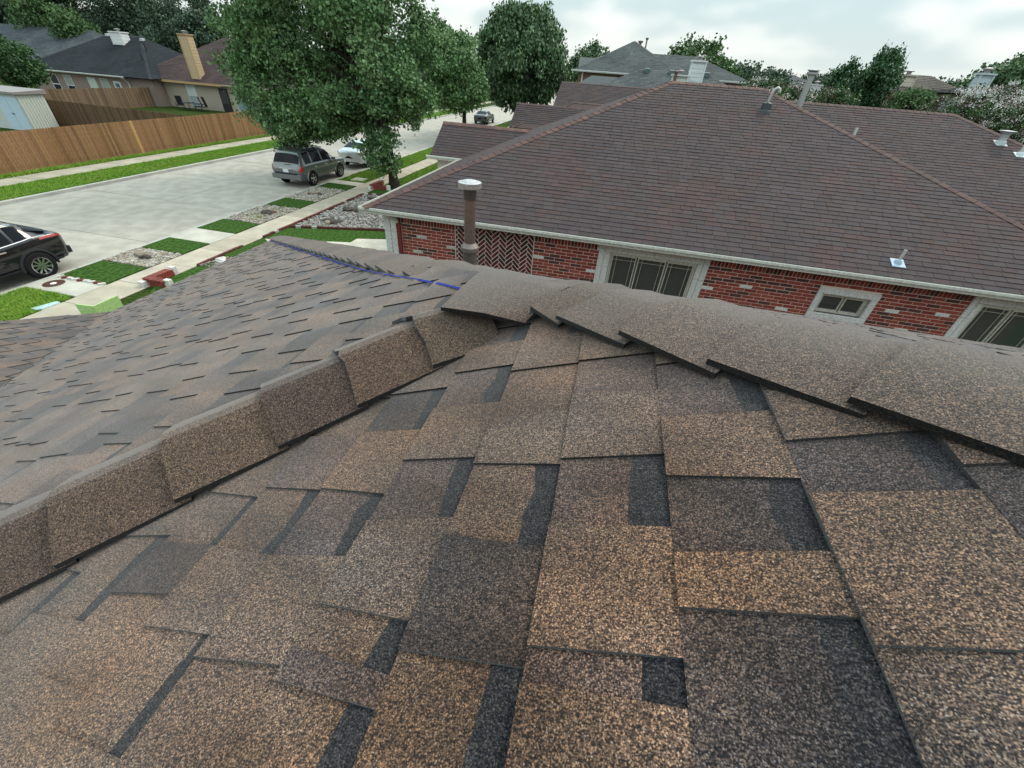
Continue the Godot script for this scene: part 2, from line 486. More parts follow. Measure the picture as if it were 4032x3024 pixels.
# row of bent cap shingles; crest points run from the bottom up, each cap's lower end lies on the one below
func cap_row(parent: Node, called: String, pts: Array, prof: Array, m: Material, col: Callable, lift := 0.014, thick := 0.008, edge := Color(0.055, 0.052, 0.05), crisp := false) -> void:
	for i in pts.size() - 1:
		var mb := MB.new()
		var b: Vector3 = pts[i]; var t: Vector3 = pts[i + 1]
		t = t + (t - b) * 0.12
		var jit := rng.randf_range(0.8, 1.25)
		var ax := (t - b).normalized()
		var lo := []; var hi := []; var lo2 := []; var hi2 := []
		for j in prof.size():
			var skew := ax * rng.randf_range(-0.006, 0.006)
			lo.append(b + prof[j] + Vector3.UP * lift * jit + skew); hi.append(t + prof[j] + Vector3.UP * 0.002)
			lo2.append(lo[j] - Vector3.UP * thick); hi2.append(hi[j] - Vector3.UP * thick)
		var c: Color = col.call()
		# smooth bend: share normals across the profile
		var rows := [[], []]
		for j in prof.size(): rows[0].append(lo[j]); rows[1].append(hi[j])
		var probe: Vector3 = (rows[1][0] - rows[0][0]).cross(rows[0][1] - rows[0][0])
		if crisp:
			for j in prof.size() - 1: quad_to(mb, lo[j], lo[j + 1], hi[j + 1], hi[j], c, Vector3.UP + (prof[j] + prof[j + 1]) * 4.0)
		else: mb.grid(rows, c, probe.y < 0)
		for j in prof.size() - 1:
			quad_to(mb, lo[j], lo[j + 1], lo2[j + 1], lo2[j], edge, -ax)
			quad_to(mb, lo2[j], lo2[j + 1], hi2[j + 1], hi2[j], edge, Vector3.DOWN)
		var out0: Vector3 = prof[0] - prof[1]; var out1: Vector3 = prof[-1] - prof[-2]
		quad_to(mb, lo[0], hi[0], hi2[0], lo2[0], edge, out0)
		quad_to(mb, lo[-1], hi[-1], hi2[-1], lo2[-1], edge, out1)
		part(parent, called, mb, m)
func hip_prof(s1: Vector3, s2: Vector3, w: float, r := 0.012) -> Array:
	return [s1 * w + Vector3.UP * 0.012, s1 * w * 0.6 + Vector3.UP * 0.009, s1 * w * 0.25 + Vector3.UP * 0.002, Vector3.UP * -r * 0.5, s2 * w * 0.25 + Vector3.UP * 0.002, s2 * w * 0.6 + Vector3.UP * 0.009, s2 * w + Vector3.UP * 0.012]
# directions that leave a hip line downwards inside the two planes it joins
func down_in(line: Vector3, nn: Vector3) -> Vector3:
	var s := nn.cross(line).normalized()
	return s if s.y < 0 else -s
func steps(a: Vector3, b: Vector3, d: float) -> Array:
	var n := int(ceil(a.distance_to(b) / d)); var o := []
	for i in n + 1: o.append(a.lerp(b, float(i) / n))
	return o

# ---- the house the picture is taken from
const SW := 0.388
const TONES := [Color(0.54, 0.40, 0.325), Color(0.51, 0.40, 0.35), Color(0.41, 0.325, 0.315), Color(0.25, 0.22, 0.228)]
# tabs measured in the photograph: course -> [far end (m), raised, tone]
const TABS := {46: [[0.384, false, 3], [0.25, true, 2]], 45: [[0.537, true, 0], [0.434, false, 3], [0.349, true, 0], [0.2, false, 1]], 44: [[0.641, false, 2], [0.493, true, 0], [0.375, false, 3], [0.275, true, 0], [0.215, false, 3]],
	43: [[0.685, false, 2], [0.572, true, 1], [0.419, false, 2], [0.306, true, 1], [0.167, false, 2], [0.133, true, 0]], 42: [[0.682, false, 0], [0.531, true, 1], [0.413, false, 0], [0.28, true, 3], [0.145, false, 0]],
	41: [[0.708, false, 2], [0.577, true, 1], [0.433, false, 2], [0.312, true, 1], [0.179, false, 0], [0.127, true, 2], [0.095, false, 0]], 40: [[0.65, false, 3], [0.517, true, 0], [0.367, false, 2], [0.247, true, 0], [0.109, false, 0]],
	39: [[0.516, true, 2], [0.376, false, 0], [0.25, true, 1]], 38: [[0.258, true, 3], [0.171, false, 0]]}
func near_base(a: float, u: float, raised: bool) -> Color:
	var q := nz.get_noise_2d(a * 2.3 + 7.0, u * 3.1) + rng.randf_range(-0.55, 0.55)
	var tan: Color = TONES[0]; var taupe: Color = TONES[1]; var dark: Color = TONES[3]; var plum: Color = TONES[2]
	var c: Color
	if q > 0.28: c = tan
	elif q > -0.05: c = taupe
	elif q > -0.34: c = plum
	else: c = dark
	return vary(c, 0.1)
func near_tint(base: Color, a: float, u: float) -> Color:
	var f := 1.0 + nz.get_noise_2d(a * 16.0, u * 16.0 + 50.0) * 0.75
	var w := nz.get_noise_2d(a * 9.0 - 30.0, u * 9.0) * 0.25
	return Color(clampf(base.r * f * (1 + w), 0, 1), clampf(base.g * f, 0, 1), clampf(base.b * f * (1 - w), 0, 1))
func west_bump(a: float, u: float) -> float:
	var x := u / 1.0726 - 5.753
	var q := a - x
	if q < 1.2: return 0.0
	return 0.045 * smoothstep(1.2, 1.42, q) * (1.0 - smoothstep(1.5, 3.3, q))
func build_own_house() -> void:
	var t := thing("shingled_house", "house under a brown and charcoal architectural shingle roof being capped", "house", V(-2, 0, 2))
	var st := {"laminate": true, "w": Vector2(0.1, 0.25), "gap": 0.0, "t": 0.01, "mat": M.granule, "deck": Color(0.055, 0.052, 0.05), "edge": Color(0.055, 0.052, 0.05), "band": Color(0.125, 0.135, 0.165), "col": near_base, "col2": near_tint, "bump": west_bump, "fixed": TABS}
	var k := 1.0726
	var ex := 0.134 * k
	# slope towards the street
	var O := V(-5.753, 5.44 - SW * 5.753, 0)
	var f := func(x: float, d: float) -> Vector2: return Vector2(d, (x + 5.753) * k)
	roof_slope(t, "street_slope", O, V(0, 0, 1), Vector3(1, SW, 0).normalized(), [f.call(-5.753, 3.323), f.call(-5.753, 6.36), f.call(2.34, -1.252), f.call(-0.93, -1.5), f.call(-0.93, -1.5)], ex, st, 300)
	# slope towards the brick house
	var st2 := st.duplicate(); st2.erase("bump"); st2.erase("fixed")
	var k2 := 1.0816
	var O2 := V(0, 5.855 - 0.412 * 6.44, 6.44)
	var h := func(x: float, d: float) -> Vector2: return Vector2(x, (6.44 - d) * k2)
	roof_slope(t, "side_slope", O2, V(1, 0, 0), V(0, 0.412, -1).normalized(), [h.call(-5.70, 6.44), h.call(11.5, 6.44), h.call(11.5, -1.25), h.call(2.47, -1.252)], 0.1437, st2, 60)
	# front wing beyond the valley
	var O3 := V(0, 4.497 - SW * 3.34, 3.34)
	var g := func(x: float, d: float) -> Vector2: return Vector2(x, (3.34 - d) * k)
	roof_slope(t, "wing_slope", O3, V(1, 0, 0), V(0, SW, -1).normalized(), [g.call(-5.77, 3.34), g.call(-5.77, 3.339), g.call(-0.93, -1.5), g.call(-5.77, -1.5)], 0.1437, st2, 60)
	# caps up the long hip
	var hp := func(d: float) -> Vector3: return V(1.07 - 1.062 * d, 5.855 - 0.412 * d + 0.001 + 0.008 * smoothstep(0.55, 0.95, d) * (1.0 - smoothstep(1.25, 2.0, d)), d)
	var nw := Vector3(-SW, 1, 0).normalized(); var nn := Vector3(0, 1, -0.412).normalized()
	var line: Vector3 = (hp.call(0.0) - hp.call(3.0)).normalized()
	var s1 := down_in(line, nw); var s2 := down_in(line, nn)
	var capcol := func() -> Color: return vary([Color(0.46, 0.36, 0.305), Color(0.40, 0.33, 0.295), Color(0.43, 0.345, 0.305)][rng.randi() % 3], 0.12)
	var ds := []
	var d := 6.44
	while d > 1.45:
		ds.append(d); d -= 0.14
	ds.append(1.36)
	var low := []
	for q in ds: low.append(hp.call(q))
	cap_row(t, "hip_cap", low, hip_prof(s1, s2, 0.158, 0.014), M.granule, capcol, 0.03, 0.014)
	ds = []
	for q in [1.13, 1.04, 0.97, 0.845, 0.72, 0.595, 0.465, 0.33, 0.195, 0.055, -0.085, -0.225, -0.365, -0.505, -0.645, -0.785, -0.925]: ds.append(q)
	var pts := []
	for q in ds: pts.append(hp.call(q))
	cap_row(t, "hip_cap", pts.slice(0, 5), hip_prof(s1, s2, 0.168, 0.01), M.granule, capcol, 0.024, 0.010)
	pts = pts.slice(4)
	cap_row(t, "hip_cap", pts, hip_prof(s1, s2, 0.158, 0.022), M.granule, capcol, 0.017, 0.010)
	# raised row of caps that climbs the street slope to meet the hip
	var lp := []
	for sx in [-1.64, -1.5, -1.36, -1.22, -1.08, -0.94, -0.8, -0.665, -0.54, -0.41, -0.29]:
		lp.append(V(sx, 5.44 + SW * sx - 0.03 * smoothstep(-0.45, -0.24, sx), sx + 1.222))
	var nr := V(0.707, 0.274, -0.707)   # level step across the row on the near side
	var prof := []
	for q in [[0.125, 0.012], [0.075, 0.057], [0.034, 0.094], [0.016, 0.106], [-0.012, 0.109], [-0.034, 0.104], [-0.095, 0.086], [-0.165, 0.06]]:
		prof.append(Vector3(0.707 * q[0], 0.274 * q[0] + q[1], 0.707 * q[0]))
	cap_row(t, "hip_cap", lp, prof, M.granule, capcol, 0.018, 0.01, Color(0.055, 0.052, 0.05), true)
	# wide cap that closes the junction of the two rows
	var jm := MB.new()
	var ja := V(-0.345, 5.44 - SW * 0.345 + 0.127, 0.84); var jb := V(-0.14, 5.44 - SW * 0.14 + 0.024, 0.873)
	var jc: Vector3 = hp.call(1.06) + Vector3.UP * 0.012; var jd: Vector3 = hp.call(1.36) + Vector3.UP * 0.03
	var left := [ja, ja.lerp(jd, 0.35) + Vector3.UP * 0.006, ja.lerp(jd, 0.72) + Vector3.UP * 0.008, jd, jd + s2 * 0.08 + Vector3.UP * 0.004, jd + s2 * 0.16]
	var right := [jb, jb.lerp(jc, 0.35) + Vector3.UP * 0.012, jb.lerp(jc, 0.72) + Vector3.UP * 0.012, jc, jc + s2 * 0.08 + Vector3.UP * 0.004, jc + s2 * 0.16]
	var mid := []
	for i in 6: mid.append(left[i].lerp(right[i], 0.5) + Vector3.UP * (0.006 if i < 4 else 0.0))
	var jcol: Color = capcol.call()
	var pr: Vector3 = (mid[0] - left[0]).cross(left[1] - left[0])
	jm.grid([left, mid, right], jcol, pr.y < 0)
	var dn := Vector3.UP * 0.01
	for i in 5: quad_to(jm, left[i], left[i + 1], left[i + 1] - dn, left[i] - dn, Color(0.055, 0.052, 0.05), left[0] - right[0])
	quad_to(jm, left[0], mid[0], mid[0] - dn, left[0] - dn, Color(0.055, 0.052, 0.05), left[0] - left[1]); quad_to(jm, mid[0], right[0], right[0] - dn, mid[0] - dn, Color(0.055, 0.052, 0.05), left[0] - left[1])
	part(t, "hip_cap", jm, M.granule)
	var core := MB.new()   # timber under the raised caps
	core.hexa([lp[0] + prof[0] * 0.8, lp[10] + prof[0] * 0.8, lp[10] + prof[7] * 0.8 - Vector3.UP * 0.06, lp[0] + prof[7] * 0.8 - Vector3.UP * 0.06, lp[0] + prof[2] - Vector3.UP * 0.02, lp[10] + prof[2] - Vector3.UP * 0.02, lp[10] + prof[5] - Vector3.UP * 0.02, lp[0] + prof[5] - Vector3.UP * 0.02], Color(0.05, 0.045, 0.04))
	part(t, "batten", core, M.wood)
	# blue chalk line snapped beside the caps
	var ch := MB.new()
	for i in 34:
		var d0 := 6.3 - i * 0.15; var d1 := d0 - 0.15
		var e0 := V(1.07 - 1.062 * d0 - 0.122, 0, d0 - 0.122); var e1 := V(1.07 - 1.062 * d1 - 0.122, 0, d1 - 0.122)
		e0.y = 5.44 + SW * e0.x + 0.0145 + west_bump(-e0.z, (e0.x + 5.753) * k); e1.y = 5.44 + SW * e1.x + 0.0145 + west_bump(-e1.z, (e1.x + 5.753) * k)
		var w := Vector3(-0.008, -0.0031, 0.008) * rng.randf_range(0.5, 1.2)
		quad_to(ch, e0, e1, e1 + w, e0 + w, Color(0.06, 0.08, 0.42), Vector3.UP)
	part(t, "chalk_line", ch, M.chalk, "blue chalk line snapped along the hip caps")
	# eaves: white gutters, fascia, walls
	var gw := Color(0.78, 0.78, 0.75)
	var gt := MB.new()
	gt.slab(-5.8, 11.5, 3.05, 3.165, 6.445, 6.485, gw)
	part(t, "gutter", gt, M.paint)
	var gt2 := MB.new()
	gt2.slab(-5.775, -5.75, 3.05, 3.185, 3.36, 6.45, gw)
	part(t, "gutter", gt2, M.paint)
	var gt3 := MB.new()
	gt3.hexa([V(-5.8, 2.98, 3.36), V(-5.775, 2.98, 3.36), V(-5.775, 4.86, -1.5), V(-5.8, 4.86, -1.5), V(-5.8, 3.18, 3.36), V(-5.775, 3.18, 3.36), V(-5.775, 5.06, -1.5), V(-5.8, 5.06, -1.5)], Color(0.3, 0.27, 0.24))
	part(t, "rake_board", gt3, M.paint)
	var wl := MB.new()
	wl.slab(-5.3, 11.4, 0, 3.05, -1.4, 6.1, Color(0.33, 0.16, 0.11))
	wl.tri(V(-5.31, 3.05, 3.0), V(-5.31, 4.7, -1.4), V(-5.31, 3.05, -1.4), Color(0.33, 0.16, 0.11))
	part(t, "wall", wl, M.brick)
	build_flue(t)
	# scraps left on the roof
	var sc := MB.new()
	sc.box(Transform3D(Basis(Vector3.UP, 0.5), hp.call(1.36) + s1 * 0.05 + Vector3.UP * 0.022), Vector3(0.05, 0.006, 0.018), Color(0.62, 0.6, 0.55))
	single("shingle_scrap", sc, M.plain, "small pale scrap lying on the hip caps", "scrap")
func build_flue(house: Node) -> void:
	var base := onp(1850, 1062, V(0, 5.855, 0), Vector3(0, 1, -0.412).normalized())
	var top := dp(1850, 716, -base.z)
	var b2 := dp(1850, 742, -base.z)
	var r := 20.5 / FPX * seen(base).z
	var t := thing("flue_pipe", "brown metal flue pipe with ribbed rain cap on the shingle slope", "flue pipe", base)
	var br := Color(0.20, 0.145, 0.115)
	var mb := MB.new()
	mb.lathe(base, [Vector2(r, -0.2), Vector2(r, b2.y - base.y)], 20, br)
	part(t, "pipe", mb, M.metal)
	var fl := MB.new()
	fl.lathe(base, [Vector2(r * 2.1, -0.10), Vector2(r * 1.5, 0.0), Vector2(r * 1.25, 0.12), Vector2(r * 1.2, 0.16)], 20, Color(0.16, 0.13, 0.115))
	fl.lathe(base + Vector3.UP * 0.155, [Vector2(r * 1.0, 0.03), Vector2(r * 1.65, 0.005), Vector2(r * 1.7, -0.02), Vector2(r * 1.2, -0.01)], 20, Color(0.22, 0.18, 0.16))
	part(t, "flashing", fl, M.metal)
	var hh := top.y - b2.y
	var cp := MB.new()
	cp.lathe(b2, [Vector2(r * 1.12, -0.06), Vector2(r * 1.12, 0.0), Vector2(r * 1.3, 0.01), Vector2(r * 1.3, hh * 0.6)], 20, Color(0.1, 0.08, 0.07))
	part(t, "collar", cp, M.metal)
	for i in 4:
		var y := hh * (0.05 + 0.2 * i)
		var rg := MB.new()
		rg.lathe(b2 + Vector3.UP * y, [Vector2(r * 1.35, 0.0), Vector2(r * 2.0, 0.004), Vector2(r * 2.02, 0.012), Vector2(r * 1.96, hh * 0.1), Vector2(r * 1.35, hh * 0.11)], 24, Color(0.50, 0.45, 0.41))
		part(t, "cap_ring", rg, M.metal)
	var dm := MB.new()
	dm.lathe(b2 + Vector3.UP * hh * 0.86, [Vector2(r * 2.0, 0), Vector2(r * 1.9, hh * 0.12), Vector2(r * 1.35, hh * 0.22), Vector2(r * 1.3, hh * 0.3), Vector2(r * 0.8, hh * 0.42), Vector2(0.001, hh * 0.46)], 24, Color(0.55, 0.55, 0.55))
	part(t, "cap_dome", dm, M.metal)

# ---- red brick house next door
var brick_cols := [Color(0.45, 0.1, 0.07), Color(0.40, 0.083, 0.06), Color(0.34, 0.07, 0.053), Color(0.5, 0.125, 0.085), Color(0.16, 0.07, 0.055)]
func maroon(a: float, u: float, _r: bool) -> Color:
	var q := nz.get_noise_2d(a * 1.1 + 90.0, u * 1.1) + rng.randf_range(-0.5, 0.5)
	var c := Color(0.13, 0.098, 0.1)
	if q > 0.42: c = Color(0.143, 0.093, 0.089)
	elif q > 0.2: c = Color(0.129, 0.09, 0.089)
	elif q < -0.35: c = Color(0.118, 0.092, 0.096)
	return vary(c, 0.1)
func same_tint(base: Color, _a: float, _u: float) -> Color: return base
func red_cap() -> Color: return vary([Color(0.23, 0.13, 0.108), Color(0.2, 0.115, 0.1), Color(0.17, 0.105, 0.094)][rng.randi() % 3], 0.14)
func tab_style(col: Callable, deck := Color(0.05, 0.035, 0.035)) -> Dictionary:
	return {"laminate": false, "w": Vector2(0.2, 0.33), "gap": 0.006, "t": 0.013, "mat": M.far_shingle, "deck": deck, "edge": Color(0.055, 0.05, 0.05), "col": col, "col2": same_tint}
func hip_caps(parent: Node, a: Vector3, b: Vector3, n1: Vector3, n2: Vector3, col: Callable, w := 0.14, step := 0.2, called := "ridge_cap") -> void:
	var line := (b - a).normalized()
	cap_row(parent, called, steps(a + Vector3.UP * 0.012, b + Vector3.UP * 0.012, step), [down_in(line, n1) * w, Vector3.UP * 0.004, down_in(line, n2) * w], M.far_shingle, col, 0.012, 0.008, Color(0.055, 0.05, 0.05))
func ridge_caps(parent: Node, a: Vector3, b: Vector3, slope: float, col: Callable, w := 0.14, step := 0.2) -> void:
	var line := (b - a).normalized()
	var s := line.cross(Vector3.UP).normalized()
	cap_row(parent, "ridge_cap", steps(a + Vector3.UP * 0.012, b + Vector3.UP * 0.012, step), [s * w - Vector3.UP * w * slope, Vector3.UP * 0.004, -s * w - Vector3.UP * w * slope], M.far_shingle, col, 0.01, 0.008, Color(0.055, 0.05, 0.05))
func gutter_x(x0: float, x1: float, h: float, d: float, col: Color) -> MB:
	# K-shaped trough along x with its front lip at distance d
	var mb := MB.new()
	var pr := [Vector2(0.12, -0.13), Vector2(0.035, -0.13), Vector2(0.02, -0.085), Vector2(0.0, -0.06), Vector2(0.0, -0.012), Vector2(0.008, 0.0), Vector2(0.018, 0.0), Vector2(0.018, -0.012)]
	for i in pr.size() - 1:
		var p: Vector2 = pr[i]; var q: Vector2 = pr[i + 1]
		quad_to(mb, V(x0, h + p.y, d + p.x), V(x1, h + p.y, d + p.x), V(x1, h + q.y, d + q.x), V(x0, h + q.y, d + q.x), col, V(0, 0.3, -1))
	mb.quad(V(x0, h - 0.13, d + 0.12), V(x0, h - 0.13, d + 0.03), V(x0, h, d), V(x0, h, d + 0.12), col)
	mb.slab(x0, x1, h - 0.125, h - 0.118, d + 0.03, d + 0.12, col)
	return mb
func build_window(host: Node, x0: float, x1: float, h0: float, h1: float, panes: Array, D: float, prairie: bool, slats: bool) -> void:
	var cream := Color(0.6, 0.57, 0.48)
	var room := MB.new()
	room.slab(x0, x1, h0, h1, D + 0.5, D + 0.52, Color(0.4, 0.38, 0.34))
	room.slab(x0 - 0.02, x0, h0, h1, D + 0.06, D + 0.5, Color(0.4, 0.38, 0.34)); room.slab(x1, x1 + 0.02, h0, h1, D + 0.06, D + 0.5, Color(0.4, 0.38, 0.34))
	room.slab(x0, x1, h1, h1 + 0.02, D + 0.06, D + 0.5, Color(0.4, 0.38, 0.34))
	var win := part(host, "window", room, M.plain)
	var fr := MB.new()
	fr.slab(x0, x1, h1 - 0.035, h1, D + 0.01, D + 0.09, cream); fr.slab(x0, x1, h0, h0 + 0.035, D + 0.01, D + 0.09, cream)
	fr.slab(x0, x0 + 0.035, h0 + 0.035, h1 - 0.035, D + 0.01, D + 0.09, cream); fr.slab(x1 - 0.035, x1, h0 + 0.035, h1 - 0.035, D + 0.01, D + 0.09, cream)
	part(win, "frame", fr, M.paint)
	for i in panes.size():
		var a: float = panes[i][0]; var b: float = panes[i][1]
		var sash := MB.new()
		var o := 0.0 if i % 2 == 0 else 0.012
		for q in [[a - 0.02, a, h0 + 0.035, h1 - 0.035], [b, b + 0.02, h0 + 0.035, h1 - 0.035], [a, b, h1 - 0.062, h1 - 0.036], [a, b, h0 + 0.036, h0 + 0.06]]:
			sash.slab(q[0], q[1], q[2], q[3], D + 0.022 - o, D + 0.06, cream)
		part(win, "sash", sash, M.paint)
		var pane := MB.new()
		pane.slab(a, b, h0 + 0.06, h1 - 0.062, D + 0.045, D + 0.049, Color(1, 1, 1))
		part(win, "pane", pane, M.pane)
		if prairie:
			for q in [[a + 0.075, a + 0.084, h0 + 0.06, h1 - 0.062], [b - 0.084, b - 0.075, h0 + 0.06, h1 - 0.062]]:
				var mu := MB.new(); mu.slab(q[0], q[1], q[2], q[3], D + 0.034, D + 0.044, Color(0.5, 0.47, 0.38)); part(win, "muntin", mu, M.paint)
			var mh := MB.new(); mh.slab(a, b, h1 - 0.15, h1 - 0.141, D + 0.033, D + 0.043, Color(0.5, 0.47, 0.38)); part(win, "muntin", mh, M.paint)
	if slats:
		var n := int((h1 - h0 - 0.1) / 0.048)
		for i in n:
			var sl := MB.new()
			sl.box(Transform3D(Basis(Vector3.RIGHT, 0.55), V((x0 + x1) / 2, h1 - 0.07 - i * 0.048, D + 0.13)), Vector3(x1 - x0 - 0.1, 0.004, 0.05), Color(0.3, 0.29, 0.26))
			part(win, "blind_slat", sl, M.plain)
func build_brick_house() -> void:
	var t := thing("brick_house", "red brick house with maroon shingle hip roof and white stone window surrounds", "house", V(2, 0, 12))
	var D := 9.25
	var core := MB.new()
	core.slab(-5.1, -3.33, 0.0, 3.07, D + 0.007, D + 0.06, Color(0.82, 0.66, 0.57))
	core.slab(-3.33, -1.44, 0.0, 3.07, D + 0.007, D + 0.06, Color(0.78, 0.68, 0.62))
	core.slab(-1.44, 0.3, 0.0, 3.07, D + 0.007, D + 0.06, Color(0.82, 0.66, 0.57))
	core.slab(2.19, 4.8, 0.0, 3.07, D + 0.007, D + 0.06, Color(0.82, 0.66, 0.57))
	core.slab(4.8, 5.74, 0.0, 2.16, D + 0.007, D + 0.06, Color(0.82, 0.66, 0.57)); core.slab(4.8, 5.74, 2.6, 3.07, D + 0.007, D + 0.06, Color(0.82, 0.66, 0.57))
	core.slab(5.74, 7.6, 0.0, 3.07, D + 0.007, D + 0.06, Color(0.82, 0.66, 0.57))
	core.slab(0.3, 2.19, 0.0, 1.42, D + 0.007, D + 0.06, Color(0.82, 0.66, 0.57)); core.slab(7.6, 9.5, 0.0, 1.42, D + 0.007, D + 0.06, Color(0.82, 0.66, 0.57))
	core.slab(9.5, 10.1, 0.0, 3.07, D + 0.007, D + 0.06, Color(0.82, 0.66, 0.57))
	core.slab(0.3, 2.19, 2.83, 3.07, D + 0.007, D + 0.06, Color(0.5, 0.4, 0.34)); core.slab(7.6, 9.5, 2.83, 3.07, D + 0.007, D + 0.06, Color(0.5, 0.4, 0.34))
	var wall := part(t, "wall", core, M.mortar)
	var side := MB.new()
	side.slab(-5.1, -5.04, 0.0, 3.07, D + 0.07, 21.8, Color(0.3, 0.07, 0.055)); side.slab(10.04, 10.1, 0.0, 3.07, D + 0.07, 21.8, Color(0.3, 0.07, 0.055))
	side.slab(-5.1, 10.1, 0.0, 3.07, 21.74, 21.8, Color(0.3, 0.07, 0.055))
	part(t, "wall", side, M.brick)
	# bricks in running bond
	var whites := []
	for q in [[1662, 936], [1779, 979], [1637, 995], [2117, 1017], [2315, 1059], [2320, 1061], [2795, 1131], [2955, 1127], [3092, 1214], [3491, 1217], [3703, 1233], [3536, 1293]]:
		whites.append(dp(q[0], q[1], D))
	var pieces := []
	for r in 20:
		var h := 2.825 - r * 0.0755
		for seg in [[-4.70, -3.345], [-1.425, 0.05], [2.415, 7.40], [9.66, 10.05]]:
			var x: float = seg[0] + (-0.127 if r % 2 == 1 else 0.0)
			while x < seg[1] - 0.02:
				var a := maxf(x, seg[0]); var b := minf(x + 0.240, seg[1])
				x += 0.254
				if b - a < 0.03: continue
				if h > 2.0 and h - 0.03 < 2.72 and b > 4.69 and a < 5.86:
					if a < 4.69: b = 4.69
					elif b > 5.86: a = 5.86
					else: continue
					if b - a < 0.03: continue
				pieces.append([a, b, h, seen(V((a + b) / 2, h, D)).z + (0.0 if h > 1.95 else 50.0)])
	pieces.sort_custom(func(p, q): return p[3] < q[3])
	var lib := {}
	var rest := MB.new()
	for i in pieces.size():
		var p: Array = pieces[i]
		var white := false
		for w in whites:
			if w.x > p[0] - 0.005 and w.x < p[1] + 0.005 and absf(w.y - (p[2] - 0.033)) < 0.036: white = true
		var col: Color = brick_cols[0 if rng.randf() < 0.3 else rng.randi() % 5]
		if rng.randf() < 0.12: col = brick_cols[4]
		var dd := D + rng.randf_range(-0.003, 0.003)
		var grow := 0.0
		if white: col = Color(0.82, 0.79, 0.72); grow = 0.006; dd -= 0.008
		if i < 300:
			var key := "%d_%s" % [roundi((p[1] - p[0]) * 100.0), col.to_html()]
			if not lib.has(key):
				var mb := MB.new(); mb.at(Vector3.ZERO, Vector3(p[1] - p[0] + grow, 0.062 + grow, 0.04), col)
				lib[key] = mb.mesh(M.stone if white else M.brick)
			place(wall, "white_stone" if white else "brick", lib[key], Transform3D(Basis(), V((p[0] + p[1]) / 2, p[2] - 0.033, dd + 0.02)))
		else:
			rest.at(V((p[0] + p[1]) / 2, p[2] - 0.033, dd + 0.02), Vector3(p[1] - p[0], 0.062, 0.04), vary(col, 0.1))
	part(wall, "brick_field", rest, M.brick).set_meta("kind", "stuff")
	# soldier course under the eave
	var sold := []
	for c in brick_cols:
		var mb := MB.new(); mb.at(Vector3.ZERO, Vector3(0.062, 0.2, 0.04), c); sold.append(mb.mesh(M.brick))
	for seg in [[-4.70, -3.345], [-1.425, 0.05], [2.415, 7.40]]:
		var x: float = seg[0] + 0.035
		while x < seg[1] - 0.03:
			place(wall, "soldier_brick", sold[4 if rng.randf() < 0.16 else rng.randi() % 5], Transform3D(Basis(), V(x, 2.937, D + 0.02 + rng.randf_range(-0.003, 0.003))))
			x += 0.0755
	# herringbone panel
	var hp := MB.new()
	hp.slab(-3.345, -3.325, 1.3, 3.05, D - 0.004, D + 0.012, Color(0.72, 0.63, 0.58)); hp.slab(-1.445, -1.425, 1.3, 3.05, D - 0.004, D + 0.012, Color(0.72, 0.63, 0.58))
	var panel := part(t, "herringbone_panel", hp, M.mortar)
	var rect := PackedVector2Array([Vector2(-3.325, 1.75), Vector2(-1.445, 1.75), Vector2(-1.445, 3.05), Vector2(-3.325, 3.05)])
	var w := 0.08; var gp2 := 0.019
	var hc := [Color(0.19, 0.04, 0.038), Color(0.14, 0.034, 0.034), Color(0.22, 0.045, 0.042), Color(0.085, 0.04, 0.034)]
	for i in range(-40, 41):
		for m in range(-8, 9):
			for vert in 2:
				var x0 := float(i); var y0 := 0.0
				var box2: Array
				if vert == 0:
					y0 = i; x0 = i + 6 * m
					box2 = [x0, y0, x0 + 3, y0 + 1]
				else:
					y0 = i - 6 * (m + 1) + 1
					box2 = [x0, y0, x0 + 1, y0 + 3]
				var pl := PackedVector2Array()
				for q in [[box2[0] * w + gp2 / 2, box2[1] * w + gp2 / 2], [box2[2] * w - gp2 / 2, box2[1] * w + gp2 / 2], [box2[2] * w - gp2 / 2, box2[3] * w - gp2 / 2], [box2[0] * w + gp2 / 2, box2[3] * w - gp2 / 2]]:
					pl.append(Vector2(q[0], q[1]).rotated(PI / 4) + Vector2(-2.4, 2.4))
				if pl[0].x < -4 or pl[0].x > -0.8 or pl[0].y < 1.4 or pl[0].y > 3.4: continue
				for cut in Geometry2D.intersect_polygons(pl, rect):
					if cut.size() < 3: continue
					var mb := MB.new()
					var col: Color = hc[rng.randi() % 4]
					if Geometry2D.is_polygon_clockwise(cut): cut.reverse()
					var z0 := D + rng.randf_range(-0.003, 0.002)
					for k in range(1, cut.size() - 1):
						mb.tri(V(cut[0].x, cut[0].y, z0), V(cut[k].x, cut[k].y, z0), V(cut[k + 1].x, cut[k + 1].y, z0), col)
					for k in cut.size():
						var k2: int = (k + 1) % cut.size()
						mb.quad(V(cut[k].x, cut[k].y, D + 0.02), V(cut[k2].x, cut[k2].y, D + 0.02), V(cut[k2].x, cut[k2].y, z0), V(cut[k].x, cut[k].y, z0), col)
					part(panel, "brick", mb, M.brick)
	# white limestone: corner and window surrounds
	var lime := Color(0.80, 0.79, 0.74)
	var stone := func(x0: float, x1: float, h0: float, h1: float, dd: float) -> void:
		var mb := MB.new()
		var b := 0.008
		var f := dd - 0.02 - rng.randf_range(0.0, 0.012)
		mb.hexa([V(x0, h0, f + b), V(x0, h0, D + 0.05), V(x0, h1, D + 0.05), V(x0, h1, f + b), V(x1, h0, f + b), V(x1, h0, D + 0.05), V(x1, h1, D + 0.05), V(x1, h1, f + b)], vary(lime, 0.05))
		quad_to(mb, V(x0 + b, h0 + b, f), V(x1 - b, h0 + b, f), V(x1 - b, h1 - b, f), V(x0 + b, h1 - b, f), vary(lime, 0.05), V(0, 0, -1))
